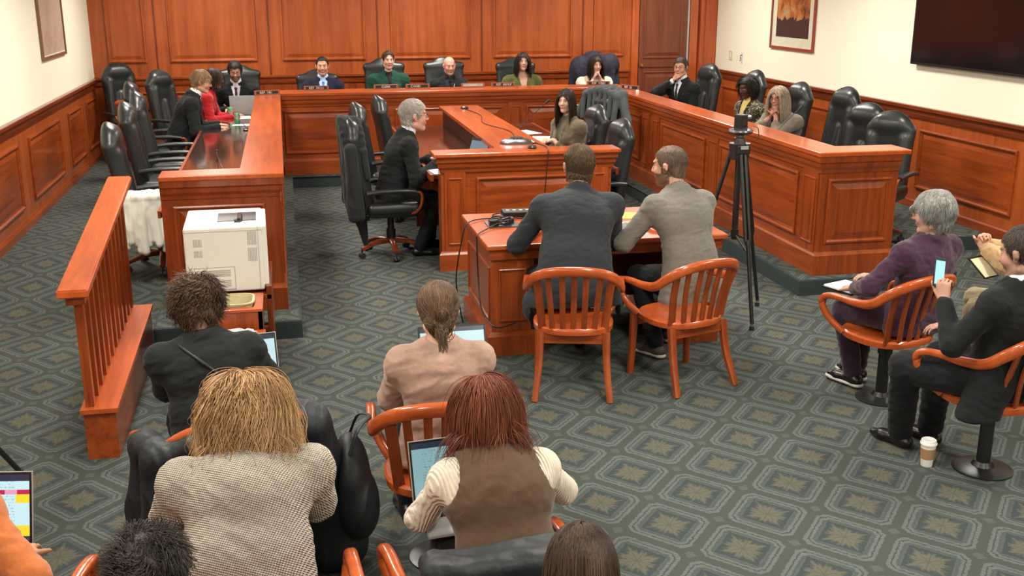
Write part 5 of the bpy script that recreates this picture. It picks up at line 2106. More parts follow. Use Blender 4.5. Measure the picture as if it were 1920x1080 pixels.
place_wood('post', -.43, 2.08, -8, 'wooden armchair of the person with dark tousled hair')
p = Person('person with glossy dark brown hair at the lower edge of the view', (.69, 2.36, 1.04), 0, -4, lean=18, bow=18, hip=.56, hs=1.05, female=True,
           head=(-4, 30, 0), skin=SK_LIGHT, h=.0075)
p.top('suit_black', 'sweater', .010, skirt=.05, seed=26)
p.trousers('trousers_black')
p.cap((.035, .020, .014), .014, nape=.0)
p.strands([(.020, .012, .009), (.055, .032, .021), (.12, .075, .05)], 4600, .30, 12, .0017, t=.020, grav=.55, part=.0, out=.06, rnd=.06, vary=.2, nape=.04)
p24 = p
place_wood('post', .68, 2.02, -4, 'wooden armchair of the person with glossy dark brown hair')
p = Person('person in an orange sweater typing on a laptop at the left edge', (-1.15, 3.28, 1.20), 0, -6, lean=10, bow=10, hip=.56,
           head=(0, 20, 0), skin=SK_TAN, arms={'L': dict(w=(-.08, .30, .72), fd=(.2, .9, 0)), 'R': dict(w=(.24, .22, .74), fd=(-.1, .95, -.1), hint=(.6, -.4, -.6))})
p.top('orange_sleeve', 'sweater', .012, skirt=.06, seed=27)
p.trousers('suit_charcoal')
p.cap(DBR, .014)
p25 = p
place_wood('post', -1.04, 3.20, -8, 'wooden armchair at the left edge under the person in the orange sweater')

# ------------------------------------------------------------------ remaining leather chairs
G = 'black leather chairs along the left wall side'
place_leather('roll', 1.30, -1.10, 9.55, .10, -88, 'nearest leather chair of the left row, with a white coat over its arm')
place_leather('roll', 1.30, -1.13, 10.85, PZ, -88, 'second leather chair of the left row, counted from the railing')
place_leather('roll', 1.30, -1.16, 11.95, PZ, -88, 'third leather chair of the left row, counted from the railing')
place_leather('roll', 1.34, -2.05, 15.6, PZ, -150, 'black leather chair standing alone in the left rear corner')
place_leather('camel', 1.30, -.58, 15.30, PZ, 180, 'square-shouldered leather chair behind the bearded man with the laptop')
place_leather('camel', 1.22, .50, 15.32, PZ, 180, 'square-shouldered leather chair behind the man with the light blue tie')
place_leather('camel', 1.37, 1.46, 15.32, PZ, 180, 'square-shouldered leather chair behind the woman in the green blouse')
place_leather('camel', 1.37, 2.33, 15.32, PZ, 180, 'square-shouldered leather chair behind the bald man with the lanyard')
place_leather('camel', 1.35, 3.40, 15.32, PZ, 180, 'square-shouldered leather chair behind the woman in the olive top')
place_leather('camel', 1.35, 4.62, 15.32, PZ, 180, 'leather chair covered by a dark purple coat in the back row')
place_leather('roll', 1.34, 5.42, 13.85, PZ, 108, 'leather chair of the man with his hand to his chin')
place_leather('roll', 1.34, 5.55, 12.75, PZ, 95, 'empty leather chair between the man with the pin and the woman in brocade')
place_leather('roll', 1.30, 5.52, 11.45, PZ, 95, 'leather chair behind the woman in the black and gold jacket')
place_leather('roll', 1.34, 5.50, 10.35, PZ, 98, 'empty leather chair just right of the woman with grey-blonde hair')
place_leather('roll', 1.24, 5.45, 9.62, PZ, 118, 'low leather chair half hidden behind the end chair of the right wing')
place_leather('roll', 1.22, 5.42, 9.02, PZ, 128, 'leather chair at the near end of the right wing of the dais')

# ------------------------------------------------------------------ things
def simple(name, label, cat, loc, rz=0, group=None):
    return empty(name, loc, R(rz), label, cat, group)


def part(parent, name, mat, fn, smooth=False):
    bm = bmesh.new()
    fn(bm)
    return link(name, bm, M[mat], parent, smooth)


def nameplate(x, y, z, rz, text, bars, label, grey=False):
    t = simple('nameplate', label, 'nameplate', (x, y, z), rz)
    part(t, 'holder', 'plate_wood', lambda b: (bx(b, (-.16, -.02, 0), (.16, .02, .012)), bx(b, (-.16, -.006, .01), (.16, .008, .062), .003)))
    part(t, 'name_strip', 'light_grey' if grey else 'name_strip', lambda b: bx(b, (-.135, -.0085, .018), (.135, -.006, .052)))
    cu = bpy.data.curves.new('lettering', 'FONT')
    cu.body = text
    cu.size = .040
    cu.extrude = .0006
    cu.align_x = 'CENTER' if not bars else 'LEFT'
    cu.materials.append(M['letter'])
    tmp = bpy.data.objects.new('lettering_curve', cu)
    C.objects.link(tmp)
    bpy.context.view_layer.update()
    me = bpy.data.meshes.new_from_object(tmp.evaluated_get(bpy.context.evaluated_depsgraph_get()))
    bpy.data.objects.remove(tmp)
    lt = bpy.data.objects.new('lettering', me)
    C.objects.link(lt)
    lt.parent = t
    lt.location = (0 if not bars else -.095, -.0092, .0215)
    lt.rotation_euler = (PI / 2, 0, 0)
    if bars:
        r = random.Random(int(x * 100))
        def f(b):
            xx = .0
            for i in range(bars):
                w = r.choice((.007, .010, .012))
                bx(b, (xx, -.0098, .0215), (xx + w * .35, -.0086, .048))
                if w > .008:
                    zz = r.choice((.0215, .034, .044))
                    bx(b, (xx, -.0098, zz), (xx + w, -.0086, zz + .004))
                if w > .011:
                    bx(b, (xx + w * .7, -.0098, .0215), (xx + w, -.0086, .048))
                xx += w + .004
        part(t, 'blurred_lettering', 'letter', f)
    return t


LZ = 1.19
nameplate(.44, 14.20, LZ, 2, 'REP.', 8, 'wooden nameplate in front of the man with the light blue tie')
nameplate(1.34, 14.20, LZ, 1, 'CLERK', 0, 'wooden nameplate before the woman in the green blouse, left of a pair')
nameplate(1.76, 14.20, LZ, 1, 'CHAIR', 4, 'wooden nameplate between the green blouse and the bald man')
nameplate(2.50, 14.20, LZ, 0, 'CLERK', 0, 'greyish nameplate just right of the bald man', True)
nameplate(2.91, 14.20, LZ, 0, 'REP.', 8, 'wooden nameplate left of the woman in the olive top')
nameplate(4.22, 14.12, LZ, -6, 'REP.', 7, 'wooden nameplate in front of the woman with fists at her chin')
nameplate(4.45, 13.45, LZ, -62, 'REP.', 4, 'wooden nameplate at the far end of the right wing ledge')
nameplate(-.18, 13.72, LZ, 14, 'REP.', 5, 'wooden nameplate at the corner of the left wing')


def laptop(label, loc, rz, open_=105, shell='aluminium', scr='screen_white', w=.31, d=.22, keys=True, tiltx=0):
    t = simple('laptop', label, 'laptop', loc, rz)
    t.rotation_euler = (R(tiltx), 0, R(rz))
    part(t, 'keyboard_base', shell, lambda b: bx(b, (-w / 2, -d / 2, 0), (w / 2, d / 2, .014), .004))
    part(t, 'keys', 'keys', lambda b: [bx(b, (-w * .42 + i * w * .0605, d * .02 + j * d * .09, .014), (-w * .42 + i * w * .0605 + w * .052, d * .02 + j * d * .09 + d * .075, .0155)) for i in range(14) for j in range(5)])
    part(t, 'touchpad', 'light_grey', lambda b: bx(b, (-w * .17, -d * .44, .0138), (w * .17, -d * .06, .0146)))
    a = R(open_ - 90)
    hy = d / 2
    Mx = Matrix.Translation((0, hy, .012)) @ Matrix.Rotation(-a, 4, 'X')
    bm = bmesh.new()
    bx(bm, (-w / 2, -.006, 0), (w / 2, .0, d))
    bmesh.ops.transform(bm, matrix=Mx, verts=bm.verts)
    lid = link('lid', bm, M[shell], t)
    bm = bmesh.new()
    bx(bm, (-w / 2 + .003, -.0075, .003), (w / 2 - .003, -.006, d - .003))
    bmesh.ops.transform(bm, matrix=Mx, verts=bm.verts)
    link('bezel', bm, M['black_plastic'], lid)
    so = raw_mesh('screen', [(-w / 2 + .01, 0, 0), (w / 2 - .01, 0, 0), (w / 2 - .01, 0, d - .024), (-w / 2 + .01, 0, d - .024)], [(0, 1, 2, 3)], M[scr], lid, smooth=False)
    so.matrix_local = Mx @ Matrix.Translation((0, -.0082, .014))
    return t


laptop('grey laptop open before the bearded man, its lid towards the room', (-.50, 14.46, .886), 180, 100, 'light_grey', 'screen_dim', .34, .24)
laptop('small laptop with a lit screen beside the T desk spine', (1.74, 10.14, .852), -60, 110, 'black_plastic', 'screen_dim', .30, .21)
laptop('laptop with a white page right of the person in the black jacket', (-.24, 4.86, .635), 8, 108, 'aluminium', 'screen_pale', .34, .24)
laptop('laptop mostly hidden by the woman in the tan sweater', (.76, 4.80, .635), 0, 112, 'black_plastic', 'screen_pale', .34, .24)
laptop('laptop with a teal text page left of the red-haired woman', (.57, 3.47, .63), 6, 108, 'aluminium', 'screen_teal', .34, .24)
laptop('open laptop with a white sheet and red banner at the left edge', (-1.11, 3.43, .655), -10, 106, 'aluminium', 'screen_white', .35, .25)


def paper_sheet(name, label, loc, rz, w, d, mat='paper', n=1, group=None):
    bm = bmesh.new()
    r = random.Random(int(abs(loc[0] * 1000)))
    for i in range(n):
        Mx = Matrix.Rotation(r.uniform(-.15, .15) if i else 0, 4, 'Z')
        bx(bm, (-w / 2, -d / 2, i * .0015), (w / 2, d / 2, i * .0015 + .0012), mat=None)
    o = link(name, bm, M[mat])
    o.location = loc
    o.rotation_euler = (0, 0, R(rz))
    tag(o, label, 'paper', group)
    return o


paper_sheet('paper_sheet', 'white sheet before the woman in red on the dark desk top', (-.50, 14.0, .887), 10, .21, .28, 'paper', 2)
paper_sheet('paper_sheet', 'white sheet in front of the fair-haired man, nearer of two', (-.48, 13.25, .887), -4, .25, .16)
paper_sheet('paper_sheet', 'far white sheet on the clerks desk under the gooseneck microphone', (2.76, 12.15, .852), 20, .24, .34)
paper_sheet('paper_sheet', 'near white sheet by the young woman in the olive-brown jacket', (2.84, 11.62, .852), -14, .24, .34)
paper_sheet('paper_sheet', 'white sheet at the corner of the desk beside the grey-haired man', (1.40, 9.66, .852), 5, .20, .28)
paper_sheet('paper_sheet', 'white sheets before the laptop of the grey-haired man', (1.60, 9.86, .852), 50, .20, .28, 'paper', 2)
paper_sheet('paper_sheet', 'white sheet at the left hand of the man in light grey', (2.42, 7.28, .802), 20, .20, .27)
paper_sheet('paper_sheet', 'orange and yellow sheet lying on the witness table', (2.52, 7.66, .802), -20, .22, .24, 'paper_orange')
nb = simple('notebook', 'open notebook and pad on the lap of the woman in plum', 'notebook', (3.47, 5.90, .655), 20)
part(nb, 'cover', 'black_plastic', lambda b: bx(b, (-.15, -.12, 0), (.15, .12, .010)))
part(nb, 'pages', 'paper', lambda b: bx(b, (-.14, -.11, .010), (.06, .11, .020)))
pen = link('pen', (lambda b: (cyl(b, (3.56, 5.84, .725), (3.63, 5.88, .80), .005, n=8), b)[1])(bmesh.new()), M['silver_can'], None, True)
tag(pen, 'thin pen in the hand of the woman in plum', 'pen')
cb = simple('clipboard', 'dark clipboard with a sheet held by the person in tan', 'clipboard', (4.24, 5.70, .80), 20)
cb.rotation_euler = (R(38), 0, R(20))
part(cb, 'board', 'black_plastic', lambda b: bx(b, (-.07, -.085, 0), (.07, .085, .006)))
part(cb, 'sheet', 'paper_tan', lambda b: bx(b, (-.062, -.078, .006), (.062, .07, .009)))


def lathed(name, label, cat, loc, parts_, n=28):
    t = simple(name, label, cat, loc)
    for nm, mat, prof in parts_:
        part(t, nm, mat, lambda b, prof=prof: lathe(b, prof, n=n), True)
    return t


lathed('paper_cup', 'paper coffee cup with white lid and brown sleeve on the carpet', 'cup', (3.30, 4.70, 0),
       [('cup_body', 'white_plastic', [(.029, .0), (.030, .004), (.040, .128), (.040, .13), (.0, .129)]),
        ('sleeve', 'cardboard', [(.0345, .045), (.0352, .045), (.0405, .105), (.0395, .105)]),
        ('lid', 'white_plastic', [(.044, .126), (.0445, .134), (.041, .138), (.039, .150), (.034, .153), (.030, .149), (.0, .148)])])
lathed('drink_can', 'tall green and white can beside the grey laptop', 'can', (-.66, 14.12, .886),
       [('can_body', 'green_can', [(.026, 0), (.033, .008), (.033, .115), (.027, .125)]), ('can_band', 'silver_can', [(.0333, .05), (.0336, .052), (.0336, .085), (.0333, .087)])])
lathed('drink_can', 'lower green can on the dark desk top near the fair-haired man', 'can', (-.55, 13.42, .886),
       [('can_body', 'green_can', [(.026, 0), (.033, .008), (.033, .115), (.027, .125)]), ('can_band', 'silver_can', [(.0333, .06), (.0336, .062), (.0336, .1), (.0333, .102)])])
lathed('small_cap', 'small white cap on the ledge beside the far right nameplate', 'cap', (4.44, 13.12, LZ), [('cap_body', 'white_plastic', [(.02, 0), (.022, .02), (.015, .03), (0, .03)])])


def phone(name, label, loc, rot, scr='screen_phone', w=.075, h=.155):
    t = empty(name, loc, 0, label, 'phone')
    t.rotation_euler = rot
    part(t, 'phone_body', 'black_plastic', lambda b: bx(b, (-w / 2, 0, -h / 2), (w / 2, .009, h / 2), .003))
    raw_mesh('screen', [(-w / 2 + .004, -.0006, -h / 2 + .004), (w / 2 - .004, -.0006, -h / 2 + .004), (w / 2 - .004, -.0006, h / 2 - .004), (-w / 2 + .004, -.0006, h / 2 - .004)], [(0, 1, 2, 3)], M[scr], t, smooth=False)
    return t


# phone in the raised left hand
c_, s_ = math.cos(R(pm.yaw)), math.sin(R(pm.yaw))
hw = pm.W[0] + nrm(pm.hand[0][0]) * .10 + np.array([.030, .045, .035])
hwv = (pm.loc[0] + c_ * hw[0] - s_ * hw[1], pm.loc[1] + s_ * hw[0] + c_ * hw[1], hw[2] + pm.loc[2])
phone('mobile_phone', 'lit mobile phone held up by the man in black', hwv, (R(-14), R(14), R(12)))
phone('mobile_phone', 'mobile phone face down by the fair-haired man', (-.72, 13.30, .897), (R(-90), 0, R(80)), 'tv_screen')
phone('mobile_phone', 'phone edge beside the glossy-haired person at the lower edge', (.66, 3.02, .74), (R(-50), 0, 0), 'screen_pale')


def gooseneck(label, base, pts, r=.004):
    t = simple('gooseneck_microphone', label, 'microphone', base)
    part(t, 'mic_base', 'black_metal', lambda b: lathe(b, [(.045, 0), (.045, .012), (.02, .02), (.012, .03)], n=20), True)
    P_ = [(0, 0, .02)] + pts
    bm = bmesh.new()
    sweep(bm, catmull(P_, 6), r, r, n=8)
    link('neck', bm, M['black_metal'], t, True)
    a, b_ = Vector(P_[-2]), Vector(P_[-1])
    d = (b_ - a).normalized()
    part(t, 'mic_head', 'black_plastic', lambda b: cyl(b, b_ - d * .01, b_ + d * .05, .011, .013, 12), True)


gooseneck('gooseneck microphone before the fair-haired man on the left wing', (-.42, 12.75, .886), [(-.10, .2, .12), (-.25, .55, .22)])
gooseneck('gooseneck microphone lying low on the empty dark desk top', (-.40, 9.4, .886), [(-.13, .25, .03), (-.22, .9, .06), (-.26, 1.4, .05)])
gooseneck('gooseneck microphone on the clerks desk by the young woman', (2.50, 11.62, .851), [(.10, .0, .16), (.36, -.05, .40)])
gooseneck('gooseneck microphone on the right wing by the empty chair', (4.72, 9.98, .886), [(.2, .08, .20), (.42, .10, .40)])

# speakerphone, its pods and their cables
t = simple('speakerphone', 'grey conference speakerphone on the T desk ledge', 'speakerphone', (2.14, 9.80, 1.076), -8)
def sp(b):
    n = 36
    rings = []
    for (s_, z) in ((1, 0), (1.0, .012), (.85, .03), (.55, .042)):
        ring = []
        for k in range(n):
            a = 2 * PI * k / n
            r_ = .155 * (1 + .16 * math.cos(3 * a + PI / 2))
            ring.append(b.verts.new((r_ * math.cos(a) * s_, r_ * math.sin(a) * s_, z)))
        rings.append(ring)
    for A, B in zip(rings, rings[1:]):
        for k in range(n):
            b.faces.new((A[k], A[(k + 1) % n], B[(k + 1) % n], B[k]))
    b.faces.new(rings[0][::-1])
    b.faces.new(rings[-1])
part(t, 'speaker_body', 'grey_metal', sp, True)
part(t, 'display', 'black_plastic', lambda b: bx(b, (-.06, .01, .04), (.06, .07, .050), .003))
part(t, 'keypad', 'black_plastic', lambda b: [bx(b, (-.04 + i * .03, -.06 + j * .02, .040), (-.02 + i * .03, -.046 + j * .02, .046)) for i in range(3) for j in range(3)])
lathed('microphone_pod', 'small black microphone pod at the front of the T desk ledge', 'microphone', (2.20, 9.42, 1.076), [('pod_body', 'black_plastic', [(.04, 0), (.045, .01), (.035, .025), (0, .027)])])
lathed('microphone_pod', 'round black microphone pod at the far end of the T desk ledge', 'microphone', (2.14, 12.75, 1.076), [('pod_body', 'black_plastic', [(.045, 0), (.05, .012), (.03, .028), (0, .03)])])
tag(tube('cable', [(2.14, 12.70, 1.08), (2.20, 12.0, 1.08), (2.10, 11.3, 1.08), (2.24, 10.6, 1.08), (2.16, 9.95, 1.08)], .004, M['black_plastic']), 'thin black cable running along the T desk ledge', 'cable')
tag(tube('cable', [(2.30, 9.75, 1.08), (2.34, 9.5, 1.082), (2.31, 9.26, 1.083), (2.30, 9.215, 1.05), (2.28, 9.215, .8), (2.26, 9.22, .45), (2.26, 9.23, .06)], .0045, M['black_plastic']), 'black cable hanging down the front of the clerks desk', 'cable')

# cables and adapters on the witness table
t = simple('cable_adapter', 'tangle of black adapters and coiled cable on a flat grey plate', 'adapter', (1.53, 7.55, .801))
part(t, 'plate', 'grey_metal', lambda b: bx(b, (-.11, -.12, 0), (.12, .10, .008)))
def coil(b):
    r = random.Random(3)
    for j in range(4):
        sweep(b, [(.07 * math.cos(a) * (1 + .15 * math.sin(3 * a + j)) - .01, .055 * math.sin(a) + r.uniform(-.01, .01) - .02, .018 + j * .012 + .006 * math.sin(2 * a + j)) for a in np.linspace(0, 2 * PI, 22)[:-1]], .006, .006, n=6, closed=True)
part(t, 'coiled_cable', 'black_plastic', coil, True)
part(t, 'plug', 'black_plastic', lambda b: (bx(b, (-.10, -.08, .008), (-.03, -.02, .05), .006), bx(b, (.03, .0, .008), (.10, .06, .045), .006)))
t = simple('switch_box', 'low black control box behind the cable tangle', 'box', (1.72, 7.80, .801), -4)
part(t, 'box_body', 'black_plastic', lambda b: bx(b, (-.13, -.07, .0), (.13, .07, .05), .006))
for i in range(5):
    part(t, 'button', 'light_grey', lambda b: bx(b, (-.1 + i * .05, -.02, .05), (-.075 + i * .05, .01, .054)))
tag(tube('cable', [(1.50, 7.48, .83), (1.38, 7.35, .815), (1.293, 7.22, .808), (1.285, 7.2, .76), (1.285, 7.16, .5), (1.29, 7.05, .30), (1.36, 6.90, .22), (1.50, 6.88, .25)], .005, M['black_plastic']), 'black cable looping from the tangle down the table side, nearer one', 'cable')
tag(tube('cable', [(1.55, 7.66, .82), (1.42, 7.72, .812), (1.295, 7.62, .808), (1.25, 7.6, .72), (1.20, 7.62, .40), (1.23, 7.66, .15), (1.26, 7.70, .008)], .005, M['black_plastic']), 'black cable bowing outwards left of the witness table, farther one', 'cable')
tag(tube('cable', [(1.56, 7.72, .815), (1.64, 7.84, .812), (1.70, 7.88, .82), (1.62, 7.9, .815), (1.52, 7.84, .812), (1.60, 7.74, .812), (1.72, 7.66, .815), (1.84, 7.60, .812)], .005, M['black_plastic']), 'loose black cable between the adapters and the control box', 'cable')

# tripod with a small camera
t = simple('tripod', 'tall black camera tripod standing before the right wing', 'tripod', (3.35, 7.47, 0))
hub = Vector((0, 0, 1.30))
for k, an in enumerate((-88, 32, 152)):
    d = Vector((math.cos(R(an)), math.sin(R(an)), 0))
    foot = d * .38
    bm = bmesh.new()
    tp = hub + d * .06
    ft = foot + Vector((0, 0, .05))
    mid = tp.lerp(ft, .52)
    sd = Vector((-d.y, d.x, 0)) * .016
    cyl(bm, tp + sd, mid + sd, .015, n=10)
    cyl(bm, tp - sd, mid - sd, .015, n=10)
    cyl(bm, mid - (mid - tp) * .02, mid + (ft - mid) * .05, .024, n=12)
    cyl(bm, mid, ft, .015, n=10)
    lg = link('leg', bm, M['black_metal'], t, True)
    part(lg, 'foot', 'chrome', lambda b: cyl(b, ft, foot + Vector((0, 0, .03)), .013, n=12), True)
    part(lg, 'rubber_foot', 'rubber', lambda b: cyl(b, foot + Vector((0, 0, .03)), foot, .017, .02, n=12), True)
    part(t, 'brace', 'black_metal', lambda b: cyl(b, Vector((0, 0, .66)), tp.lerp(ft, .60), .007, n=8), True)
part(t, 'centre_column', 'black_metal', lambda b: (cyl(b, (0, 0, .62), (0, 0, 1.38), .024, n=12), cyl(b, (0, 0, .64), (0, 0, .70), .03, n=12)), True)
part(t, 'hub', 'black_metal', lambda b: (cyl(b, (0, 0, 1.24), (0, 0, 1.36), .075, .085, 8), bx(b, (-.05, -.09, 1.29), (.05, -.07, 1.35), .004)))
part(t, 'hub_label', 'silver_can', lambda b: bx(b, (-.03, -.096, 1.325), (.03, -.089, 1.35)))
part(t, 'head', 'grey_metal', lambda b: lathe(b, [(.045, 1.36), (.045, 1.40), (.03, 1.405), (.03, 1.42), (.085, 1.435), (.095, 1.45), (.09, 1.462), (.04, 1.475)], n=28), True)
t2 = simple('camera', 'small black camera with a grey lens on the tripod', 'camera', (3.35, 7.47, 1.475), 24)
part(t2, 'camera_body', 'black_plastic', lambda b: (bx(b, (-.035, -.04, .0), (.035, .04, .015)), bx(b, (-.035, -.04, .012), (.035, .04, .10), .008)))
part(t2, 'lens', 'grey_metal', lambda b: cyl(b, (.025, .0, .065), (.085, -.01, .07), .026, .023, 18), True)
tag(tube('cable', [(3.44, 7.45, 1.49), (3.48, 7.45, 1.47), (3.49, 7.45, 1.42), (3.48, 7.44, 1.38)], .003, M['black_plastic']), 'short dark cable dangling from the camera head', 'cable')

# printer on its cart, and the two bins
t = simple('printer', 'large white laser printer seen from behind on a wooden cart', 'printer', (-.42, 7.26, .545), 1)
part(t, 'printer_body', 'printer_white', lambda b: bx(b, (-.26, -.30, .02), (.235, .30, .455), .012))
part(t, 'side_door', 'printer_white', lambda b: bx(b, (.228, -.29, .05), (.262, .28, .45), .008))
part(t, 'output_tray', 'black_plastic', lambda b: (bx(b, (-.05, -.13, .450), (.20, .14, .459)),))
part(t, 'tray_flap', 'tv_screen', lambda b: (bx(b, (.08, -.16, .456), (.11, .04, .480), .004), bx(b, (.06, -.175, .455), (.10, -.13, .470))))
part(t, 'top_slots', 'printer_grey', lambda b: [bx(b, (.125 + i * .018, -.185, .4545), (.133 + i * .018, -.145, .4565)) for i in range(5)])
for vx, vz, vw, vh in ((-.20, .33, .055, .05), (-.20, .26, .055, .045), (.14, .33, .06, .09), (.14, .22, .06, .09)):
    part(t, 'vent', 'printer_grey', lambda b: [bx(b, (vx + i * vw / 6, -.3025, vz), (vx + i * vw / 6 + vw / 11, -.2995, vz + vh)) for i in range(6)])
def rp(b):
    for (x0, x1, z0, z1) in ((-.24, .05, .185, .19), (-.24, .05, .035, .04), (.045, .05, .035, .19), (-.24, -.235, .035, .19)):
        bx(b, (x0, -.303, z0), (x1, -.299, z1))
part(t, 'rear_cover', 'printer_white', lambda b: bx(b, (-.235, -.304, .04), (.045, -.298, .185), .002))
part(t, 'cover_seam', 'printer_grey', rp)
part(t, 'cover_vent', 'printer_grey', lambda b: [bx(b, (-.20, -.3065, .06 + i * .012 + (.02 if i > 3 else 0)), (.02, -.3035, .067 + i * .012 + (.02 if i > 3 else 0))) for i in range(8)])
part(t, 'corner_seam', 'printer_grey', lambda b: (bx(b, (.205, -.3025, .03), (.2085, -.2995, .45)), bx(b, (-.26, -.3025, .425), (.235, -.2995, .428))))
t = simple('printer_cart', 'reddish wooden cart under the white printer', 'cart', (-.42, 7.26, 0))
part(t, 'cart_top', 'wood_X', lambda b: bx(b, (-.31, -.34, .51), (.28, .33, .545), .004))
for sx in (-.30, .245):
    part(t, 'side_board', 'wood_dark_Z', lambda b: bx(b, (sx, -.34, .06), (sx + .035, .33, .60 if sx > 0 else .51), .003))
part(t, 'shelf', 'wood_X', lambda b: bx(b, (-.28, -.30, .10), (.25, .32, .125)))
for cx_ in (-.28, .26):
    for cy_ in (-.3, .3):
        part(t, 'caster', 'rubber', lambda b: (cyl(b, (cx_ - .012, cy_, .03), (cx_ + .012, cy_, .03), .03, n=14), cyl(b, (cx_, cy_, .03), (cx_, cy_, .07), .008, n=8)))


def bin_box(label, x, y, w, d, h, rim, liner, lab2):
    t = simple('bin_cabinet', label, 'cabinet', (x, y, 0))
    def f(b):
        bx(b, (-w / 2, -d / 2, 0), (w / 2, -d / 2 + .025, h - .02))
        bx(b, (-w / 2, d / 2 - .025, 0), (w / 2, d / 2, h - .02))
        bx(b, (-w / 2, -d / 2, 0), (-w / 2 + .025, d / 2, h - .02))
        bx(b, (w / 2 - .025, -d / 2, 0), (w / 2, d / 2, h - .02))
    part(t, 'cabinet_body', 'wood_Z', f)
    def g(b):
        o = .05
        bx(b, (-w / 2 - .006, -d / 2 - .006, h - .02), (w / 2 + .006, -d / 2 + o, h), .003)
        bx(b, (-w / 2 - .006, d / 2 - o, h - .02), (w / 2 + .006, d / 2 + .006, h), .003)
        bx(b, (-w / 2 - .006, -d / 2 + o - .002, h - .0201), (-w / 2 + o, d / 2 - o + .002, h - .0001))
        bx(b, (w / 2 - o, -d / 2 + o - .002, h - .0201), (w / 2 + .006, d / 2 - o + .002, h - .0001))
    part(t, 'cabinet_top', 'wood_bright_X', g)
    bt = simple('waste_bin', lab2, 'bin', (x, y, 0))
    def rr(b):
        n = 40
        rings = []
        iw, id_ = w / 2 - .055, d / 2 - .055
        for s_, z in ((.80, .06), (1.0, h + .004), (1.06, h + .012), (1.06, h + .020), (.98, h + .020), (.95, h - .0), (.76, h - .16), (.6, h - .2)):
            ring = []
            for k in range(n):
                a = 2 * PI * k / n
                c, s = math.cos(a), math.sin(a)
                ring.append(b.verts.new((iw * math.copysign(abs(c) ** .45, c) * s_, id_ * math.copysign(abs(s) ** .45, s) * s_, z)))
            rings.append(ring)
        for A, B in zip(rings, rings[1:]):
            for k in range(n):
                b.faces.new((A[k], A[(k + 1) % n], B[(k + 1) % n], B[k]))
        b.faces.new(rings[-1])
    part(bt, 'bin_body', rim, rr, True)
    if liner:
        def ln(b):
            n = 60
            rings = []
            r_ = random.Random(4)
            iw, id_ = w / 2 - .06, d / 2 - .06
            for s_, z in ((1.12, h + .012), (1.1, h + .028), (.95, h + .024), (.9, h - .02), (.75, h - .07), (.45, h - .10), (.05, h - .085)):
                ring = []
                for k in range(n):
                    a = 2 * PI * k / n
                    c, s = math.cos(a), math.sin(a)
                    j = 1 + r_.uniform(-.05, .05)
                    ring.append(b.verts.new((iw * math.copysign(abs(c) ** .5, c) * s_ * j, id_ * math.copysign(abs(s) ** .5, s) * s_ * j, z + r_.uniform(-.008, .008))))
                rings.append(ring)
            for A, B in zip(rings, rings[1:]):
                for k in range(n):
                    b.faces.new((A[k], A[(k + 1) % n], B[(k + 1) % n], B[k]))
        part(bt, 'bin_liner', liner, ln, True)


bin_box('wooden box cabinet holding the tan bin, directly before the printer', -.43, 6.73, .46, .36, .56, 'tan_plastic', None, 'tan plastic bin set into the wooden cabinet before the printer')
bin_box('lower wooden box cabinet holding the bin with a clear liner', -.40, 6.34, .42, .36, .43, 'white_plastic', 'bag_clear', 'white bin with a clear plastic liner in the lower cabinet')


# ------------------------------------------------------------------ draped cloth, from distance fields in the thing's own frame
def blob(name, label, cat, loc, rz, lo, hi, fn, mat, h=.009, amp=.008, f=26, seed=1, group=None):
    g = Field(lo, hi, h)
    fn(g)
    V, F = g.mesh()
    V = wrinkle(V, F, amp, f, seed, True, (1, 1, .3))
    o = raw_mesh(name, V, F, M[mat])
    o.location = loc
    o.rotation_euler = (0, 0, R(rz))
    tag(o, label, cat, group)
    return o


def chair_coat(g, top, w=.33, bottom=.25, tip=True, front=.25):
    """coat hung over a leather chair back, frame of that chair"""
    yy = lambda z: -.24 - math.tan(R(9)) * (z - .46)
    n = 15
    for i in range(n):
        x = -w + 2 * w * i / (n - 1)
        zt = top - .26 * (abs(x) / w) ** 2.2
        flare = 1 + .25 * math.cos(i * 1.4)
        g.cone((x * .72, yy(zt) - .055, zt), (x * 1.05, yy(bottom) - .11 * flare, bottom + .06 * math.sin(i * 1.7)), .034, .045, k=.03)
        g.cone((x * .72, yy(zt) - .055, zt), (x * .72, yy(zt) + .075, zt - .01), .028, .028, k=.03)
        g.cone((x * .72, yy(zt) + .08, zt - .02), (x * .8, yy(zt) + .10, zt - front), .026, .028, k=.03)
    for sd in (-1, 1):
        g.cone((sd * w * .9, yy(top - .3) - .05, top - .25), (sd * w * 1.05, yy(.6) - .06, .45), .055, .05, k=.03)
    if tip:
        g.cone((.10, yy(.3) - .11, bottom + .05), (.06, yy(.1) - .06, .07), .08, .012, k=.04)


blob('long_coat', 'long black coat hung over the chair back of the grey-haired man', 'coat', (.95, 10.02, 0), -88, (-.5, -.62, .02), (.5, .05, 1.44),
     lambda g: chair_coat(g, 1.31, .27, .50), 'coat_black', seed=31, amp=.012, f=20)
def grey_coat(g):
    yy = lambda z: -.24 - math.tan(R(9)) * (z - .46)
    for i in range(7):
        x = -.26 + .52 * i / 6
        zt = 1.30 - .9 * x * x
        g.cone((x, yy(zt) - .05, zt), (x * 1.1, yy(.7) - .09, .72 + .05 * math.sin(i * 2)), .04, .05, k=.04)
        g.cone((x, yy(zt) - .05, zt), (x, yy(zt) + .08, zt - .02), .035, k=.03)
        g.cone((x, yy(zt) + .08, zt - .02), (x, yy(zt) + .12, zt - .30), .032, k=.03)
    g.cone((-.26, -.36, 1.22), (-.40, -.34, .92), .065, .05, k=.04)
    g.cone((.26, -.36, 1.22), (.40, -.32, .95), .065, .05, k=.04)
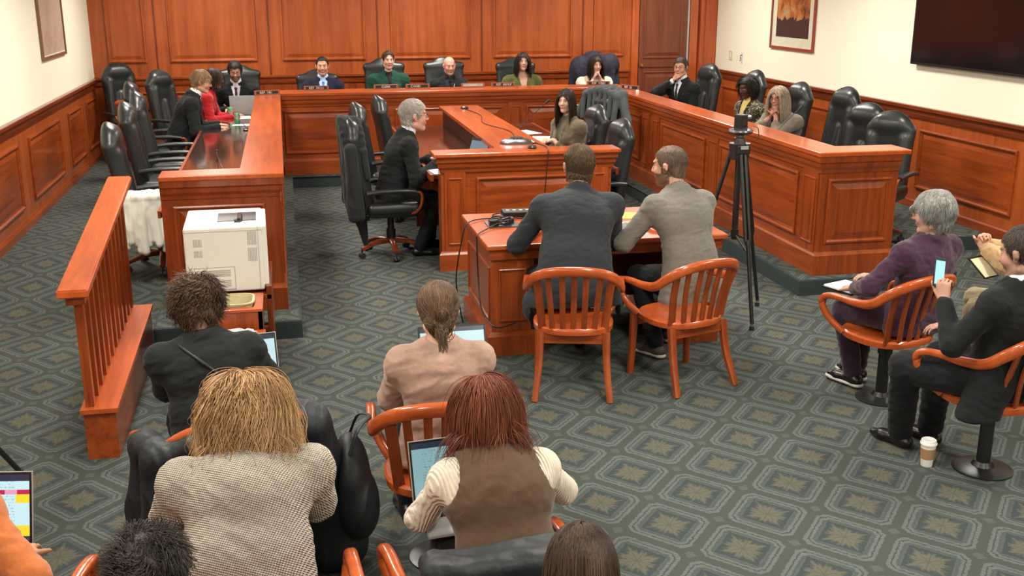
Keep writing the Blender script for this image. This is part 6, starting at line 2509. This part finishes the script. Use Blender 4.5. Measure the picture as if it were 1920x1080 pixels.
blob('blazer', 'grey blazer draped over a chair behind the young woman', 'jacket', (3.55, 12.45, 0), 120, (-.55, -.62, .6), (.55, .1, 1.42), grey_coat, 'coat_grey', seed=32, amp=.009)
blob('winter_coat', 'dark purple coat over the chair behind the woman in cream', 'coat', (4.62, 15.32, PZ), 180, (-.5, -.62, .3), (.5, .08, 1.5),
     lambda g: (chair_coat(g, 1.38, .36, .5, False, .5), g.ell((-.22, -.36, 1.22), (.17, .13, .16), None, .05), g.ell((.24, -.36, 1.15), (.14, .12, .2), None, .05)), 'coat_navy', seed=33, amp=.010, f=22)
def white_coat(g):
    for i in range(15):
        y = -.24 + .50 * i / 14
        g.cone((.30, y, .725), (.40, y, .71), .022, k=.02)
        g.cone((.40, y, .71), (.425 + .02 * math.sin(i * 2.1), y * 1.05, .30 + .05 * math.sin(i * 1.3)), .022, .026, k=.02)
        g.cone((.30, y, .725), (.18, y, .67), .024, k=.02)
blob('white_coat', 'white coat thrown over the arm of the nearest leather chair', 'coat', (-1.10, 9.55, .10), -88, (.0, -.45, .15), (.6, .42, .82), white_coat, 'coat_white', .008, .012, 24, 34)

# things on the audience chairs
def bag19(g):
    g.cone((.31, -.18, .74), (.33, .05, .68), .07, .06, k=.04)
    g.cone((.32, -.20, .70), (.42, -.16, .12), .09, .14, k=.06)
    g.cone((.30, -.02, .66), (.40, .02, .14), .08, .12, k=.06)
    g.cone((.42, -.16, .12), (.40, .02, .12), .11, .11, k=.05)
blob('backpack', 'black backpack hanging off the right of the front left chair', 'backpack', (-.33, 4.33, 0), 20, (.1, -.42, 0.005), (.62, .25, .88), bag19, 'nylon_black', .009, .010, 18, 35)
def coat19(g):
    g.cone((-.31, -.16, .73), (-.32, .04, .69), .055, .05, k=.04)
    g.cone((-.31, -.22, .72), (-.38, -.24, .20), .06, .08, k=.05)
    g.cone((-.32, -.04, .70), (-.40, -.06, .22), .06, .07, k=.05)
    g.cone((-.2, -.30, .78), (-.32, -.2, .70), .05, .05, k=.05)
blob('jacket', 'dark blue-black jacket slung over the left arm of the front left chair', 'jacket', (-.33, 4.33, 0), 20, (-.60, -.45, .05), (-.05, .2, .88), coat19, 'nylon_black', .009, .010, 20, 36)
def bag20(g):
    g.ell((-.40, .0, .42), (.085, .19, .20), None, .03)
    g.ell((-.37, -.05, .30), (.09, .16, .14), None, .05)
b20 = blob('shoulder_bag', 'black rounded bag hanging at the left side of the sweater woman', 'bag', (.60, 4.30, 0), -4, (-.6, -.3, .1), (-.2, .3, .72), bag20, 'nylon_black', .009, .006, 18, 37)
bm = bmesh.new()
sweep(bm, catmull([(-.40, -.12, .58), (-.36, -.08, .68), (-.31, .0, .705), (-.36, .08, .68), (-.40, .12, .58)], 5), .010, .004, n=6)
link('strap', bm, M['nylon_black'], b20, True)
def coat22(g):
    n = 17
    for i in range(n):
        x = -.25 + .50 * i / (n - 1)
        yb = -.305 + .14 * (abs(x) / .3) ** 2
        zt = .862 - .05 * (abs(x) / .27) ** 2
        g.cone((x, yb - .035, zt), (x * 1.1, yb - .07, .30), .028, .035, k=.03)
        g.cone((x, yb - .035, zt), (x, yb + .045, zt), .025, k=.03)
        g.cone((x, yb + .045, zt - .01), (x, yb + .06, .62), .022, k=.03)
blob('jacket', 'dark teal-black jacket over the chair back of the red-haired woman', 'jacket', (.58, 3.06, 0), 6, (-.42, -.50, .2), (.42, .02, .94), coat22, 'nylon_black', .009, .008, 20, 38)
tag(tube('shoulder_strap', [p19.ft.front(p19.P[3] + np.array([-.13, 0, -.0]), (0, -.25, 1)) + np.array([0, 0, .004])] * 1 +
         [p19.ft.front(p19.P[3] * (1 - u_) + p19.P[1] * u_ + np.array([-.12 + .30 * u_, 0, 0]), (0, -1, .25)) + np.array([0, -.006, .004]) for u_ in np.linspace(.06, 1.0, 14)], .0075, M['nylon_black'], p19.obj), 'dark strap across the back')

# ------------------------------------------------------------------ on the walls
def picture(label, side, y0, y1, z0, z1, art, fr, matw=.10):
    x = XR if side > 0 else XL
    n = -side
    t = simple('framed_picture', label, 'picture', (x, (y0 + y1) / 2, (z0 + z1) / 2))
    w, h = (y1 - y0) / 2, (z1 - z0) / 2
    fw = .035
    def f(b):
        for lo, hi in (((0, -w, -h), (.03, -w + fw, h)), ((0, w - fw, -h), (.03, w, h)), ((0, -w + fw, -h), (.0295, w - fw, -h + fw)), ((0, -w + fw, h - fw), (.0295, w - fw, h))):
            bx(b, (min(lo[0] * n, hi[0] * n), lo[1], lo[2]), (max(lo[0] * n, hi[0] * n), hi[1], hi[2]))
    part(t, 'picture_frame', fr, f)
    part(t, 'mount_board', 'mat_board', lambda b: bx(b, (min(.004 * n, .014 * n), -w + fw, -h + fw), (max(.004 * n, .014 * n), w - fw, h - fw)))
    part(t, 'artwork', art, lambda b: bx(b, (min(.013 * n, .018 * n), -w + fw + matw, -h + fw + matw), (max(.013 * n, .018 * n), w - fw - matw, h - fw - matw)))


picture('autumn landscape print in a red frame with a wide mount', 1, 13.02, 14.30, 1.66, 2.95, 'art_autumn', 'frame_red', .13)
picture('pale print in a thin brown frame on the left wall', -1, 12.93, 14.31, 1.69, 2.95, 'art_pale', 'brown_frame', .02)
t = simple('wall_television', 'large black television on the right wall', 'television', (XR, 9.60, 2.30))
part(t, 'casing', 'black_plastic', lambda b: bx(b, (-.075, -1.08, -.62), (-.03, 1.08, .62), .006))
part(t, 'screen', 'tv_screen', lambda b: bx(b, (-.078, -1.05, -.59), (-.0745, 1.05, .60)))
part(t, 'wall_bracket', 'black_metal', lambda b: bx(b, (-.035, -.3, -.2), (0, .3, .2)))
t = simple('switch_plate', 'pale yellow wall plate near the right rear corner', 'switch', (XR, 15.68, 1.47))
part(t, 'plate', 'paper_tan', lambda b: bx(b, (-.008, -.06, -.07), (0, .06, .07), .002))
part(t, 'rocker', 'white_plastic', lambda b: bx(b, (-.014, -.02, -.035), (-.007, .02, .035), .002))
t = simple('hook', 'small dark coat hook on the right wall beside the plate', 'hook', (XR, 15.25, 1.46))
part(t, 'hook_plate', 'white_plastic', lambda b: bx(b, (-.006, -.04, -.08), (0, .04, .08), .002))
part(t, 'hook_arm', 'black_metal', lambda b: sweep(b, catmull([(-.006, .0, .04), (-.03, .0, .03), (-.03, .0, -.03), (-.04, .0, -.05)], 5), .006, .006, n=8), True)

# small table in the left corner and the stand at the left edge
t = simple('side_table', 'small wooden table behind the leather chairs in the left corner', 'table', (-1.90, 14.2, PZ))
part(t, 'tabletop', 'wood_bright_X', lambda b: bx(b, (-.14, -.14, .94), (.14, .14, .97), .004))
for sx in (-.11, .11):
    for sy in (-.11, .11):
        part(t, 'leg', 'wood_Z', lambda b: bx(b, (sx - .018, sy - .018, 0), (sx + .018, sy + .018, .94)))
t = simple('light_stand', 'black stand leg reaching the carpet at the left edge', 'stand', (-1.62, 5.0, 0))
part(t, 'pole', 'black_metal', lambda b: cyl(b, (0, 0, .12), (0, 0, 1.55), .016, n=12), True)
for an in (75, 195, 315):
    d = Vector((math.cos(R(an)), math.sin(R(an)), 0))
    lg = part(t, 'leg', 'black_metal', lambda b: cyl(b, Vector((0, 0, .75)), d * .60 + Vector((0, 0, .02)), .014, n=10), True)
    part(lg, 'rubber_foot', 'rubber', lambda b: cyl(b, d * .60 + Vector((0, 0, .0)), d * .585 + Vector((0, 0, .045)), .02, n=10), True)
